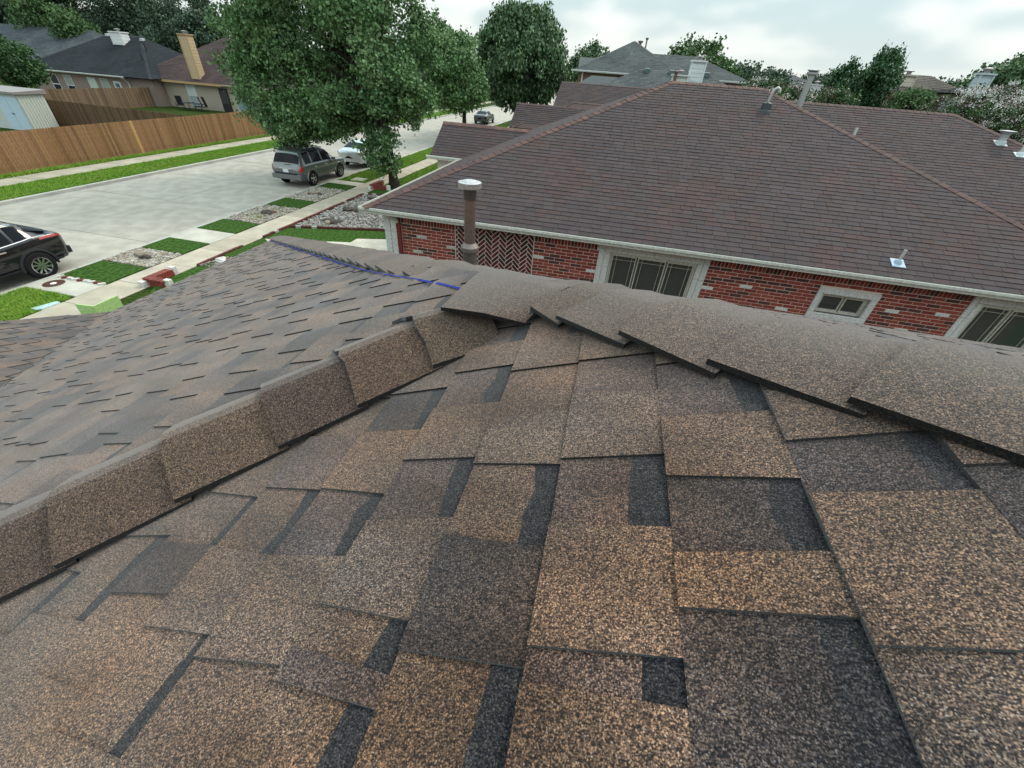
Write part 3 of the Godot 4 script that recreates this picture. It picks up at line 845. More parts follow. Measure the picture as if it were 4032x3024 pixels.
		for e in [[x0, h0, x1, h0], [x1, h0, x1, h1], [x1, h1, x0, h1], [x0, h1, x0, h0]]:
			var cx := (x0 + x1) / 2; var cy := (h0 + h1) / 2
			quad_to(mb, V(e[0], e[1], f + b), V(e[2], e[3], f + b), V(e[2] + (b if e[2] < cx else -b), e[3] + (b if e[3] < cy else -b), f), V(e[0] + (b if e[0] < cx else -b), e[1] + (b if e[1] < cy else -b), f), lime, V(0, 0, -1))
		part(wall, "limestone", mb, M.stone)
	var h := 3.0
	for hh in [[2.62, 3.05], [2.3, 2.615], [2.05, 2.295], [1.7, 2.045], [1.3, 1.695], [0.9, 1.295], [0.45, 0.895], [0.0, 0.445]]:
		stone.call(-5.14, -4.985, hh[0], hh[1], D - 0.01); stone.call(-4.98, -4.825, hh[0] - 0.0, hh[1] - 0.0, D)
	for hh in [[2.5, 3.02], [1.95, 2.495], [1.3, 1.945]]:
		for xx in [[0.05, 0.175], [2.295, 2.415], [7.40, 7.50], [9.55, 9.66]]: stone.call(xx[0], xx[1], hh[0], hh[1], D)
		for xx in [[0.18, 0.31], [2.18, 2.29], [7.505, 7.605], [9.46, 9.545]]: stone.call(xx[0], xx[1], minf(hh[0], 2.83), minf(hh[1], 2.825), D)
	for xx in [[0.18, 0.68], [0.685, 1.23], [1.235, 1.8], [1.805, 2.29]]: stone.call(xx[0], xx[1], 2.83, 2.975, D)
	for xx in [[7.505, 8.1], [8.105, 8.8], [8.805, 9.545]]: stone.call(xx[0], xx[1], 2.83, 2.975, D)
	for xx in [[4.69, 5.2], [5.205, 5.86]]: stone.call(xx[0], xx[1], 2.59, 2.715, D); stone.call(xx[0], xx[1], 2.03, 2.16, D)
	stone.call(4.69, 4.805, 2.165, 2.585, D); stone.call(5.735, 5.86, 2.165, 2.585, D)
	build_window(t, 0.32, 2.17, 1.42, 2.82, [[0.385, 0.875], [0.95, 1.515], [1.59, 2.105]], D, true, true)
	build_window(t, 4.815, 5.725, 2.17, 2.58, [[4.88, 5.25], [5.32, 5.66]], D + 0.04, false, false)
	build_window(t, 7.615, 9.45, 1.42, 2.82, [[7.68, 8.14], [8.21, 8.84], [8.91, 9.385]], D, true, true)
	# gutter, soffit, downspout
	var cream := Color(0.66, 0.65, 0.57)
	part(t, "gutter", gutter_x(-5.56, 10.5, 3.2, 8.87, cream), M.paint)
	var gw := MB.new()
	gw.slab(-5.56, -5.545, 3.09, 3.2, 8.88, 15.95, cream); gw.slab(-5.545, -5.44, 3.08, 3.088, 8.99, 15.95, cream)
	part(t, "gutter", gw, M.paint)
	var so := MB.new()
	so.slab(-5.43, 10.4, 3.045, 3.06, 8.995, D + 0.02, cream); so.slab(-5.43, 10.4, 3.06, 3.19, 8.99, 9.005, cream)
	so.slab(-5.43, -5.11, 3.045, 3.06, D + 0.03, 22.0, cream)
	part(t, "soffit", so, M.paint)
	var ds := MB.new()
	ds.slab(-4.815, -4.715, 0.1, 2.98, D - 0.055, D + 0.012, Color(0.19, 0.035, 0.035))
	part(t, "downspout", ds, M.paint, "dark red downspout")
	var el := MB.new()
	el.tube([V(-4.9, 3.09, 9.0), V(-4.9, 3.03, 9.03), V(-4.86, 2.97, 9.12), V(-4.8, 2.93, 9.17), V(-4.78, 2.86, 9.2)], [0.045, 0.048, 0.05, 0.05, 0.045], 10, Color(0.7, 0.69, 0.63))
	part(t, "downspout_elbow", el, M.paint)
	# roof
	var st := tab_style(maroon)
	var k := 1.0808
	var ns := Vector3(0, 1, 0.41).normalized(); var nwst := Vector3(-0.41, 1, 0).normalized(); var nest := Vector3(0.41, 1, 0).normalized(); var nno := Vector3(0, 1, -0.41).normalized()
	roof_slope(t, "roof_slope", V(0, 3.2, 8.89), V(1, 0, 0), V(0, 0.41, 1).normalized(), [Vector2(-5.44, 0), Vector2(10.42, 0), Vector2(3.77, 7.166), Vector2(1.22, 7.166)], 0.1433, st, 300)
	roof_slope(t, "roof_slope", V(-5.44, 3.2, 0), V(0, 0, 1), Vector3(1, 0.41, 0).normalized(), [Vector2(8.89, 0), Vector2(22.13, 0), Vector2(15.5, 7.19)], 0.1433, st, 40)
	var back := MB.new()
	back.quad(V(10.42, 3.2, 22.13), V(-5.44, 3.2, 22.13), V(1.22, 5.92, 15.52), V(3.77, 5.92, 15.52), Color(0.12, 0.08, 0.08)); back.tri(V(10.42, 3.2, 8.89), V(10.42, 3.2, 22.13), V(3.77, 5.92, 15.5), Color(0.12, 0.08, 0.08))
	part(t, "roof_slope", back, M.far_shingle)
	hip_caps(t, V(-5.44, 3.2, 8.89), V(1.22, 5.915, 15.52), ns, nwst, red_cap)
	hip_caps(t, V(10.42, 3.2, 8.89), V(3.77, 5.915, 15.52), ns, nest, func() -> Color: return vary(Color(0.17, 0.105, 0.092), 0.15))
	ridge_caps(t, V(1.22, 5.915, 15.52), V(3.77, 5.915, 15.52), 0.41, red_cap)
	# gabled front wing
	var ws := Vector3(0, 1, 0.6).normalized()
	roof_slope(t, "roof_slope", V(0, 3.2, 16.2), V(1, 0, 0), V(0, 0.6, 1).normalized(), [Vector2(-6.77, 0), Vector2(-5.38, 0), Vector2(-3.05, 1.81), Vector2(-6.77, 1.81)], 0.1433, st, 40)
	var wb := MB.new()
	wb.quad(V(-3.0, 3.2, 19.3), V(-6.77, 3.2, 19.3), V(-6.77, 4.13, 17.75), V(-3.0, 4.13, 17.75), Color(0.12, 0.08, 0.08))
	wb.tri(V(-6.6, 3.0, 19.2), V(-6.6, 3.0, 16.4), V(-6.6, 4.05, 17.75), Color(0.5, 0.45, 0.4))
	part(t, "gable", wb, M.far_shingle)
	ridge_caps(t, V(-6.77, 4.14, 17.75), V(-3.1, 4.14, 17.75), 0.6, red_cap, 0.15, 0.28)
	part(t, "gutter", gutter_x(-6.9, -5.3, 3.2, 16.12, cream), M.paint)
	var ww := MB.new()
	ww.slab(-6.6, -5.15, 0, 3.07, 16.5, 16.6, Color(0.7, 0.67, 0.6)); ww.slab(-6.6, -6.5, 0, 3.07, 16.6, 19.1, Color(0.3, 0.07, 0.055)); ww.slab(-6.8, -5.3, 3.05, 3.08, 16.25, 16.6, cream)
	part(t, "wall", ww, M.stone)
	# lower wing set back on the east side
	roof_slope(t, "roof_slope", V(0, 3.2, 12.0), V(1, 0, 0), V(0, 0.41, 1).normalized(), [Vector2(3.0, 2.6), Vector2(16.07, 0), Vector2(10.1, 6.452), Vector2(3.0, 6.452)], 0.1433, st, 40)
	ridge_caps(t, V(4.9, 5.645, 17.97), V(10.1, 5.645, 17.97), 0.41, func() -> Color: return vary(Color(0.16, 0.1, 0.09), 0.15))
	hip_caps(t, V(16.07, 3.2, 12.0), V(10.1, 5.645, 17.97), ns, nest, func() -> Color: return vary(Color(0.16, 0.1, 0.09), 0.15))
	var eb := MB.new()
	eb.tri(V(16.07, 3.2, 12.0), V(16.07, 3.2, 23.9), V(10.1, 5.645, 17.97), Color(0.12, 0.08, 0.08)); eb.quad(V(16.07, 3.2, 23.9), V(3, 3.2, 23.9), V(3, 5.645, 17.97), V(10.1, 5.645, 17.97), Color(0.12, 0.08, 0.08))
	part(t, "roof_slope", eb, M.far_shingle)
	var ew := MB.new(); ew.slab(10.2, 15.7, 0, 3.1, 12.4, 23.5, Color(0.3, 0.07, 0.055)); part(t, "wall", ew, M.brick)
	build_roof_vents(ns)
func roof_pipe(label: String, px: Vector2, top: Vector2, o: Vector3, nn: Vector3, r: float, col: Color, boot: Color, cap: int) -> void:
	var b := onp(px.x, px.y, o, nn)
	var e := dp(top.x, top.y, -b.z)
	var hgt := e.y - b.y
	var t := thing("vent_pipe", label, "vent pipe", b, "vent pipes on the maroon roof")
	var mb := MB.new(); mb.lathe(b, [Vector2(r, -0.1), Vector2(r, hgt), Vector2(r * 0.8, hgt), Vector2(r * 0.8, hgt - 0.05)], 14, col)
	part(t, "pipe", mb, M.metal)
	if boot.a > 0.5:
		var bt := MB.new()
		bt.lathe(b, [Vector2(r + 0.055, -0.03), Vector2(r + 0.04, 0.04), Vector2(r + 0.025, 0.075), Vector2(r * 1.1, 0.085)], 14, boot)
		var sl := U_of(nn); var FW := clampf(0.12 / r, 1.6, 4.5)
		bt.hexa([b + Vector3(-r * FW, 0, 0) - sl * r * FW + nn * 0.01, b + Vector3(r * FW, 0, 0) - sl * r * FW + nn * 0.01, b + Vector3(r * FW, 0, 0) + sl * r * FW + nn * 0.01, b + Vector3(-r * FW, 0, 0) + sl * r * FW + nn * 0.01,
			b + Vector3(-r * FW, 0, 0) - sl * r * FW + nn * 0.022, b + Vector3(r * FW, 0, 0) - sl * r * FW + nn * 0.022, b + Vector3(r * FW, 0, 0) + sl * r * FW + nn * 0.022, b + Vector3(-r * FW, 0, 0) + sl * r * FW + nn * 0.022], boot)
		part(t, "flashing", bt, M.paint)
	if cap == 1:
		var cp := MB.new(); cp.lathe(b + Vector3.UP * hgt, [Vector2(r * 1.2, -0.08), Vector2(r * 1.75, -0.06), Vector2(r * 1.75, -0.01), Vector2(r * 1.2, 0.0), Vector2(r * 1.9, 0.03), Vector2(r * 1.8, 0.05), Vector2(0.001, 0.07)], 16, col)
		part(t, "cap", cp, M.metal)
	if cap == 2:   # flared cowl
		var cp := MB.new(); cp.lathe(b + Vector3.UP * hgt, [Vector2(r * 1.05, -0.16), Vector2(r * 1.15, -0.09), Vector2(r * 2.2, -0.01), Vector2(r * 2.2, 0.0), Vector2(0.001, 0.012)], 16, col)
		part(t, "cowl", cp, M.metal)
func U_of(nn: Vector3) -> Vector3:
	var s := (Vector3.UP - nn * nn.y).normalized()
	return s
func build_roof_vents(ns: Vector3) -> void:
	var o := V(0, 3.2, 8.89); var o2 := V(0, 3.2, 12.0)
	roof_pipe("short white plumbing vent with pale blue flashing above the white gutter", Vector2(3532, 1038), Vector2(3562, 984), o, ns, 0.026, Color(0.7, 0.69, 0.64), Color(0.42, 0.52, 0.62), 0)
	roof_pipe("tall grey flue pipe with collar cap behind the maroon ridge", Vector2(3150, 408), Vector2(3200, 283), V(0, 5.6, 16.6), Vector3(0, 0.3, 1).normalized(), 0.085, Color(0.42, 0.42, 0.41), Color(0, 0, 0, 0), 1)
	roof_pipe("small white pipe just beyond the reddish hip caps", Vector2(3362, 530), Vector2(3369, 502), o2, ns, 0.045, Color(0.7, 0.68, 0.62), Color(0, 0, 0, 0), 0)
	roof_pipe("galvanised vent pipe with flared cowl beside the lower hip", Vector2(3936, 566), Vector2(3956, 514), o2, ns, 0.09, Color(0.55, 0.57, 0.57), Color(0.5, 0.54, 0.54), 2)
	roof_pipe("white pipe with pale flashing below the galvanised cowl", Vector2(4012, 612), Vector2(4022, 572), o2, ns, 0.05, Color(0.75, 0.74, 0.7), Color(0.66, 0.7, 0.7), 0)
	# goose-neck vent
	var b := onp(3012, 436, o, ns)
	var t := thing("vent_pipe", "curved goose-neck vent pipe on dark square flashing near the ridge", "vent pipe", b, "vent pipes on the maroon roof")
	var bs := MB.new(); bs.lathe(b, [Vector2(0.16, -0.06), Vector2(0.15, 0.0), Vector2(0.13, 0.02), Vector2(0.12, 0.17), Vector2(0.05, 0.19)], 14, Color(0.06, 0.075, 0.08))
	part(t, "flashing", bs, M.metal)
	var gn := MB.new()
	gn.tube([b + V(0, 0.15, 0), b + V(0.02, 0.36, 0), b + V(0.05, 0.46, 0), b + V(0.11, 0.5, 0), b + V(0.16, 0.47, 0), b + V(0.17, 0.41, 0)], [0.035, 0.035, 0.038, 0.045, 0.05, 0.052], 12, Color(0.45, 0.43, 0.41))
	part(t, "pipe", gn, M.metal)

# ---- ground, road, pavements, verge patches
const CURB := -15.95
const FARC := -25.1
func build_ground() -> void:
	var green := Color(0.085, 0.15, 0.022)
	var g := MB.new()
	g.slab(-15.8, 400, -0.4, 0.10, -200, 700, Color(0.09, 0.14, 0.03))
	g.slab(-500, FARC - 0.17, -0.4, 0.10, -200, 700, Color(0.09, 0.14, 0.03))
	structure("ground", g, M.lawn, "green ground under the houses and gardens", "ground")
	# concrete street, one slab per joint
	var rb := MB.new()
	rb.slab(FARC - 0.02, CURB + 0.02, -0.4, -0.02, -200, 700, Color(0.11, 0.105, 0.095))
	rb.slab(FARC, CURB, -0.1, 0.0, 110, 700, Color(0.445, 0.41, 0.35))
	rb.slab(FARC, CURB, -0.1, 0.0, -200, -2, Color(0.445, 0.41, 0.35))
	var road := structure("road", rb, M.concrete, "pale concrete residential street with straight joints", "road")
	var d := -2.0
	var mid := (FARC + CURB) / 2 + 0.25
	while d < 110:
		for xx in [[FARC + 0.3, mid - 0.008], [mid + 0.008, CURB - 0.3]]:
			var mb := MB.new()
			mb.slab(xx[0], xx[1], -0.1, rng.randf_range(-0.003, 0.001), d + 0.012, d + 4.588, vary(Color(0.445, 0.41, 0.35), 0.03))
			part(road, "road_slab", mb, M.concrete)
		d += 4.6
	for xx in [[FARC, FARC + 0.292], [CURB - 0.292, CURB]]:
		var gu := MB.new()
		gu.slab(xx[0], xx[1], -0.1, -0.004, -2, 110, Color(0.42, 0.405, 0.37))
		part(road, "gutter_strip", gu, M.concrete)
	for side in 2:
		var kb := MB.new()
		d = -60.0
		while d < 220:
			var a := CURB if side == 0 else FARC - 0.17
			kb.bevel(a, a + 0.17, -0.1, 0.135, d + 0.006, d + 4.594, 0.02, vary(Color(0.5, 0.485, 0.44), 0.06))
			d += 4.6
		structure("kerb", kb, M.concrete, ["concrete kerb along the turf and gravel patches", "concrete kerb along the grass strip by the wooden fence"][side], "kerb")
	# pavements
	for side in 2:
		var bed := MB.new()
		var x0 := -13.98 if side == 0 else -29.2
		var x1 := -12.84 if side == 0 else -27.75
		bed.slab(x0 - 0.02, x1 + 0.02, 0.0, 0.108, -20, 200, Color(0.08, 0.075, 0.06))
		var sw := structure("pavement", bed, M.soil, ["pavement slabs between the verge patches and the gardens", "pavement between the wooden fence and the grass strip"][side], "pavement")
		d = -8.0
		while d < 110:
			var mb := MB.new()
			var L := 1.52
			mb.bevel(x0, x1, 0.0, 0.128 + rng.randf_range(-0.004, 0.004), d + 0.008, d + L - 0.008, 0.008, vary(Color(0.49, 0.43, 0.335) if side == 0 else Color(0.44, 0.395, 0.31), 0.06))
			part(sw, "pavement_slab", mb, M.concrete)
			d += L
	# verge patches of the near pavement: [d0, d1, kind]
	var turfc := Color(0.085, 0.18, 0.034)
	var n := 0
	for q in [[8.36, 9.7, 1], [9.76, 11.0, 2], [11.06, 12.2, 1], [13.46, 14.78, 1], [14.86, 17.38, 2], [17.44, 18.74, 1], [18.8, 21.4, 2], [21.46, 22.58, 1]]:
		var x0 := CURB + 0.19; var x1 := -14.02
		var mb := MB.new()
		if q[2] == 1:
			var rows := []
			for i in 9:
				var line := []
				for j in 9:
					var x: float = lerpf(x0, x1, i / 8.0); var dd: float = lerpf(q[0], q[1], j / 8.0)
					line.append(V(x, 0.148 + (nz.get_noise_2d(x * 4, dd * 4) * 0.05 if i % 8 > 0 and j % 8 > 0 else 0.0), dd))
				rows.append(line)
			mb.grid(rows, turfc)
			mb.slab(x0, x1, 0.09, 0.1475, q[0], q[1], turfc)
			single("turf_patch", mb, M.turf, TURF_LABELS[n], "turf patch", "artificial turf patches in the verge")
			n += 1
		else:
			gravel_bed([Vector2(x0, q[0]), Vector2(x1, q[0]), Vector2(x1, q[1]), Vector2(x0, q[1])], 0.13, Color(0.74, 0.67, 0.57), ["pale gravel bed between the turf patches nearest the low brick wall", "pale gravel bed with weeds and a pile of dark rocks", "pale gravel bed with one round boulder, by the silver car's rear wheel"][[9.76, 14.86, 18.8].find(q[0])], 620)
	for q in [[7.53, 8.33, "concrete slab of the verge holding the round brown cover"], [12.22, 13.44, "concrete slab crossing the verge between two turf patches"], [22.62, 23.45, "concrete slab in the verge beside the silver car's front"]]:
		var mb := MB.new(); mb.bevel(CURB + 0.19, -14.0, 0.05, 0.135, q[0], q[1], 0.008, Color(0.55, 0.52, 0.44))
		single("verge_slab", mb, M.concrete, q[2], "slab", "concrete slabs in the verge", "structure")
	# live grass of the verges, on thin soil
	grass_area("grass", "lush grass in the verge around the pale blue plate", [Vector2(CURB + 0.19, 2), Vector2(-14.02, 2), Vector2(-14.02, 7.5), Vector2(CURB + 0.19, 7.5)], 6000, 0.055)
	grass_area("grass", "grass strip of the near verge beyond the silver car", [Vector2(CURB + 0.19, 23.5), Vector2(-14.02, 23.5), Vector2(-14.02, 60), Vector2(CURB + 0.19, 60)], 9000, 0.06)
	grass_area("grass", "bright grass strip along the far kerb", [Vector2(-27.72, 5), Vector2(FARC - 0.2, 5), Vector2(FARC - 0.2, 75), Vector2(-27.72, 75)], 26000, 0.06)
	grass_area("grass", "thin grass strip at the foot of the wooden fence", [Vector2(-29.85, 8), Vector2(-29.22, 8), Vector2(-29.22, 45), Vector2(-29.85, 45)], 5000, 0.09)
	grass_area("grass", "lawn beyond the pear tree in front of the brick house", [Vector2(-12.8, 23.5), Vector2(-7.2, 23.5), Vector2(-7.2, 60), Vector2(-12.8, 60)], 14000, 0.06)
	# front garden: turf, gravel, path, brick edging
	var lt := MB.new()
	lt.poly([Vector2(-12.72, 13.5), Vector2(-12.68, 14.85), Vector2(-9.0, 16.0), Vector2(-5.2, 16.0), Vector2(-5.2, 9.3), Vector2(-12.72, 9.3)], 0.05, 0.14, turfc)
	single("turf_lawn", lt, M.turf, "artificial turf lawn between the brick edging and the garden path", "turf lawn")
	gravel_bed([Vector2(-12.7, 15.05), Vector2(-9.0, 16.2), Vector2(-5.25, 16.25), Vector2(-5.25, 16.45), Vector2(-6.6, 16.5), Vector2(-6.6, 20), Vector2(-9, 21.9), Vector2(-12.7, 21.0)], 0.13, Color(0.6, 0.575, 0.54), "grey gravel bed with dark rock piles beside the brick house corner", 2600)
	var tt := MB.new()
	tt.poly([Vector2(-12.72, 21.15), Vector2(-9.0, 22.1), Vector2(-9.0, 23.4), Vector2(-12.72, 23.4)], 0.05, 0.142, turfc)
	single("turf_lawn", tt, M.turf, "small artificial turf lawn around the pear tree trunk", "turf lawn")
	var pt := MB.new()
	pt.poly([Vector2(-9.5, 14.25), Vector2(-9.5, 14.72), Vector2(-7.9, 15.3), Vector2(-5.15, 15.35), Vector2(-5.15, 10.6), Vector2(-8.6, 10.6), Vector2(-12.6, 13.35)], 0.05, 0.155, Color(0.6, 0.56, 0.46))
	structure("garden_path", pt, M.concrete, "smooth concrete path leading to the brick house", "path")
	var near := MB.new()
	near.poly([Vector2(-12.78, 8.9), Vector2(-12.75, 10.3), Vector2(-6.5, 10.3), Vector2(-6.5, 6.9), Vector2(-12.2, 8.0)], 0.05, 0.15, turfc)
	single("turf_lawn", near, M.turf, "artificial turf lawn behind the low brick corner wall", "turf lawn")
	gravel_bed([Vector2(-12.74, 10.42), Vector2(-12.7, 11.35), Vector2(-8, 11.35), Vector2(-8, 10.42)], 0.135, Color(0.5, 0.45, 0.38), "small gravel bed with white rocks behind the brick edging", 420)
	var nt2 := MB.new()
	nt2.poly([Vector2(-12.74, 11.45), Vector2(-12.74, 12.9), Vector2(-9.5, 11.45)], 0.05, 0.15, turfc)
	single("turf_lawn", nt2, M.turf, "wedge of artificial turf beside the concrete path", "turf lawn")
	var wx := []; var wc := []
	for p in scatter([Vector2(-15.6, 14.95), Vector2(-14.4, 14.95), Vector2(-14.2, 17.2), Vector2(-14.9, 17.2)], 170):
		if nz.get_noise_2d(p.x * 2.5, p.y * 2.5) < -0.02: continue
		var q := rng.randf_range(0.04, 0.085)
		wx.append(Transform3D(Basis(Vector3.UP, rng.randf() * TAU).scaled(Vector3.ONE * q), V(p.x, 0.14, p.y)))
		var c := Color(0.26, 0.3, 0.08) * rng.randf_range(0.7, 1.2); c.a = 1; wc.append(c)
	var wd := multi(self, "weeds", tuft_mesh(), wx, wc)
	wd.set_meta("label", "yellowish weeds sprouting through the gravel bed"); wd.set_meta("category", "weeds"); wd.set_meta("kind", "stuff")
	brick_edging(V(-12.78, 0.12, 10.4), V(-12.78, 0.12, 12.4), "row of brick edging along the pavement by the white rocks")
	brick_edging(V(-12.78, 0.12, 13.5), V(-12.78, 0.12, 21.1), "long row of brick edging between pavement and grey gravel")
	brick_edging(V(-12.65, 0.14, 14.96), V(-9.0, 0.14, 16.12), "brick edging with white stones between turf lawn and gravel")
	brick_edging(V(-12.7, 0.14, 21.08), V(-9.6, 0.14, 21.9), "brick edging beside the turf around the pear tree")
	corner_wall(V(-12.9, 0.12, 8.75), 0.8, 0.6, "low red brick corner wall with white stone ends beside the pavement")
	corner_wall(V(-13.0, 0.12, 22.45), 1.25, 0.9, "low brick corner wall with white caps under the pear tree")
	# rocks
	rock_pile(V(-14.98, 0.14, 10.4), [[0, 0, 0.34, 1], [0.28, 0.12, 0.26, 0], [-0.2, -0.05, 0.22, 1]], "flat rocks", "in the gravel bed by the low brick wall")
	rock_pile(V(-14.76, 0.14, 16.3), [[0, 0, 0.24, 0], [0.22, -0.1, 0.2, 2], [-0.05, 0.22, 0.26, 0], [0.25, 0.2, 0.22, 0]], "dark rocks", "piled in the weedy gravel bed")
	rock_pile(V(-14.87, 0.14, 20.0), [[0, 0, 0.26, 1], [0.32, 0.05, 0.22, 0], [-0.34, 0.1, 0.15, 2]], "rocks", "by the silver car's rear wheel")
	rock_pile(V(-11.64, 0.14, 16.2), [[0, 0, 0.3, 0], [0.34, 0.1, 0.3, 0], [-0.3, -0.1, 0.22, 0], [0.1, 0.3, 0.26, 1], [0.5, -0.15, 0.2, 0]], "dark rocks", "piled near the white edging stones")
	rock_pile(V(-11.6, 0.14, 18.2), [[0, 0, 0.32, 0], [-0.35, 0.15, 0.34, 0], [0.4, 0.1, 0.3, 0], [0.2, -0.25, 0.22, 2]], "dark rocks", "piled in the grey gravel behind the eave corner")
	rock_pile(V(-11.9, 0.14, 20.4), [[0, 0, 0.28, 0], [0.3, 0.15, 0.26, 0]], "dark rocks", "in the grey gravel by the pear tree turf")
	rock_pile(V(-12.4, 0.14, 11.05), [[0, 0, 0.24, 3], [0.12, 0.18, 0.26, 3], [0.2, -0.1, 0.2, 2]], "white rocks", "on the small gravel bed by the pavement")
	build_green_box()
	build_small_ground()
const TURF_LABELS := ["square turf patch bordered by white edging and the brown cover slab", "square turf patch beyond the gravel bed with flat rocks", "wrinkled turf patch between a concrete slab and weedy gravel", "turf patch between the two gravel beds near the silver car", "narrow turf patch beside the silver car's wheels"]
func outline_has(pts: Array, p: Vector2) -> bool: return Geometry2D.is_point_in_polygon(p, PackedVector2Array(pts))
func scatter(pts: Array, n: int) -> Array:
	var lo := Vector2(INF, INF); var hi := Vector2(-INF, -INF)
	for p in pts: lo = lo.min(p); hi = hi.max(p)
	var out := []
	var pk := PackedVector2Array(pts)
	while out.size() < n:
		var p := Vector2(rng.randf_range(lo.x, hi.x), rng.randf_range(lo.y, hi.y))
		if Geometry2D.is_point_in_polygon(p, pk): out.append(p)
	return out
func multi(parent: Node, called: String, me: Mesh, xf: Array, cols: Array) -> MultiMeshInstance3D:
	var mm := MultiMesh.new()
	mm.transform_format = MultiMesh.TRANSFORM_3D
	mm.use_colors = true
	mm.mesh = me
	mm.instance_count = xf.size()
	for i in xf.size():
		mm.set_instance_transform(i, xf[i]); mm.set_instance_color(i, cols[i])
	var o := MultiMeshInstance3D.new()
	o.multimesh = mm
	put(parent, o, called)
	if parent != self: o.position = -origin_of(parent)
	return o
func pebble_mesh(sd: int) -> ArrayMesh:
	var r := RandomNumberGenerator.new(); r.seed = sd
	var rows := []
	for i in 5:
		var th := PI * i / 4.0; var ring := []
		for j in 7:
			var ph := TAU * (j % 6) / 6.0
			var q := RandomNumberGenerator.new(); q.seed = sd * 100 + i * 7 + (j % 6)
			var f := 1.0 if i == 0 or i == 4 else q.randf_range(0.78, 1.15)
			ring.append(Vector3(sin(th) * cos(ph) * f, cos(th) * 0.62, sin(th) * sin(ph) * f))
		rows.append(ring)
	var mb := MB.new(); mb.grid(rows, Color.WHITE, true)
	return mb.mesh(M.pebble)
func gravel_bed(pts: Array, h: float, tone: Color, label: String, n: int) -> void:
	var t := thing("gravel_bed", label, "gravel bed", V(pts[0].x, 0, pts[0].y), "gravel beds by the pavement")
	var bed := MB.new(); bed.poly(pts, 0.05, h - 0.012, tone * 0.4)
	part(t, "soil", bed, M.soil)
	for k in 2:
		var xf := []; var cols := []
		for p in scatter(pts, n):
			var s := rng.randf_range(0.028, 0.062)
			xf.append(Transform3D(Basis.from_euler(Vector3(rng.randf_range(-0.6, 0.6), rng.randf() * TAU, rng.randf_range(-0.6, 0.6))).scaled(Vector3(s * rng.randf_range(0.8, 1.5), s, s)), V(p.x, h + rng.randf_range(-0.01, 0.02), p.y)))
			var c := tone * rng.randf_range(0.5, 1.6)
			if rng.randf() < 0.12: c = Color(0.72, 0.69, 0.62)
			if rng.randf() < 0.2: c = tone * Color(1.0, 0.86, 0.72)
			c.a = 1.0
			cols.append(c)
		multi(t, "pebbles", pebble_mesh(5 + k), xf, cols).set_meta("kind", "stuff")
func tuft_mesh() -> ArrayMesh:
	var mb := MB.new()
	for i in 7:
		var a := TAU * i / 7.0 + 0.3; var o := Vector3(cos(a * 2.3), 0, sin(a * 1.7)) * 0.5
		var w := Vector3(cos(a), 0, sin(a)) * 0.10; var tip := o + Vector3(cos(a + 1.2) * 0.5, 1.0 + 0.3 * sin(i * 3.0), sin(a + 1.2) * 0.5)
		mb.tri(o - w, o + w, tip, Color.WHITE)
	return mb.mesh(M.blade)
func grass_area(called: String, label: String, pts: Array, n: int, s: float) -> void:
	var mb := MB.new()
	mb.poly(pts, 0.05, 0.125, Color(0.12, 0.23, 0.03))
	var o := single(called, mb, M.lawn, label, "grass", "", "stuff")
	var xf := []; var cols := []
	for p in scatter(pts, n):
		var q := s * rng.randf_range(0.6, 1.35)
		xf.append(Transform3D(Basis(Vector3.UP, rng.randf() * TAU).scaled(Vector3(q * 1.5, q, q * 1.5)), V(p.x, 0.12, p.y)))
		var m := nz.get_noise_2d(p.x * 1.5, p.y * 1.5)
		var c := Color(0.17, 0.33, 0.035).lerp(Color(0.24, 0.36, 0.06), clampf(0.5 + m, 0, 1)) * rng.randf_range(0.7, 1.15)
		c.a = 1.0
		cols.append(c)
	multi(o, "blades", tuft_mesh(), xf, cols).set_meta("kind", "stuff")
func brick_edging(a: Vector3, b: Vector3, label: String) -> void:
	var t := thing("brick_edging", label, "edging", a, "brick edging of the garden beds")
	var L := a.distance_to(b); var n := int(L / 0.21)
	var dir := (b - a).normalized()
	var bs := Basis(dir, Vector3.UP, dir.cross(Vector3.UP))
	for i in n:
		var mb := MB.new()
		var white := rng.randf() < 0.1
		mb.box(Transform3D(bs, a + dir * (i + 0.5) * L / n + Vector3(rng.randf_range(-0.006, 0.006), 0.03 + rng.randf_range(-0.006, 0.006), 0)), Vector3(L / n - 0.012, 0.09, 0.1), vary(Color(0.72, 0.69, 0.62) if white else Color(0.17, 0.06, 0.045), 0.2))
		part(t, "brick", mb, M.brick)
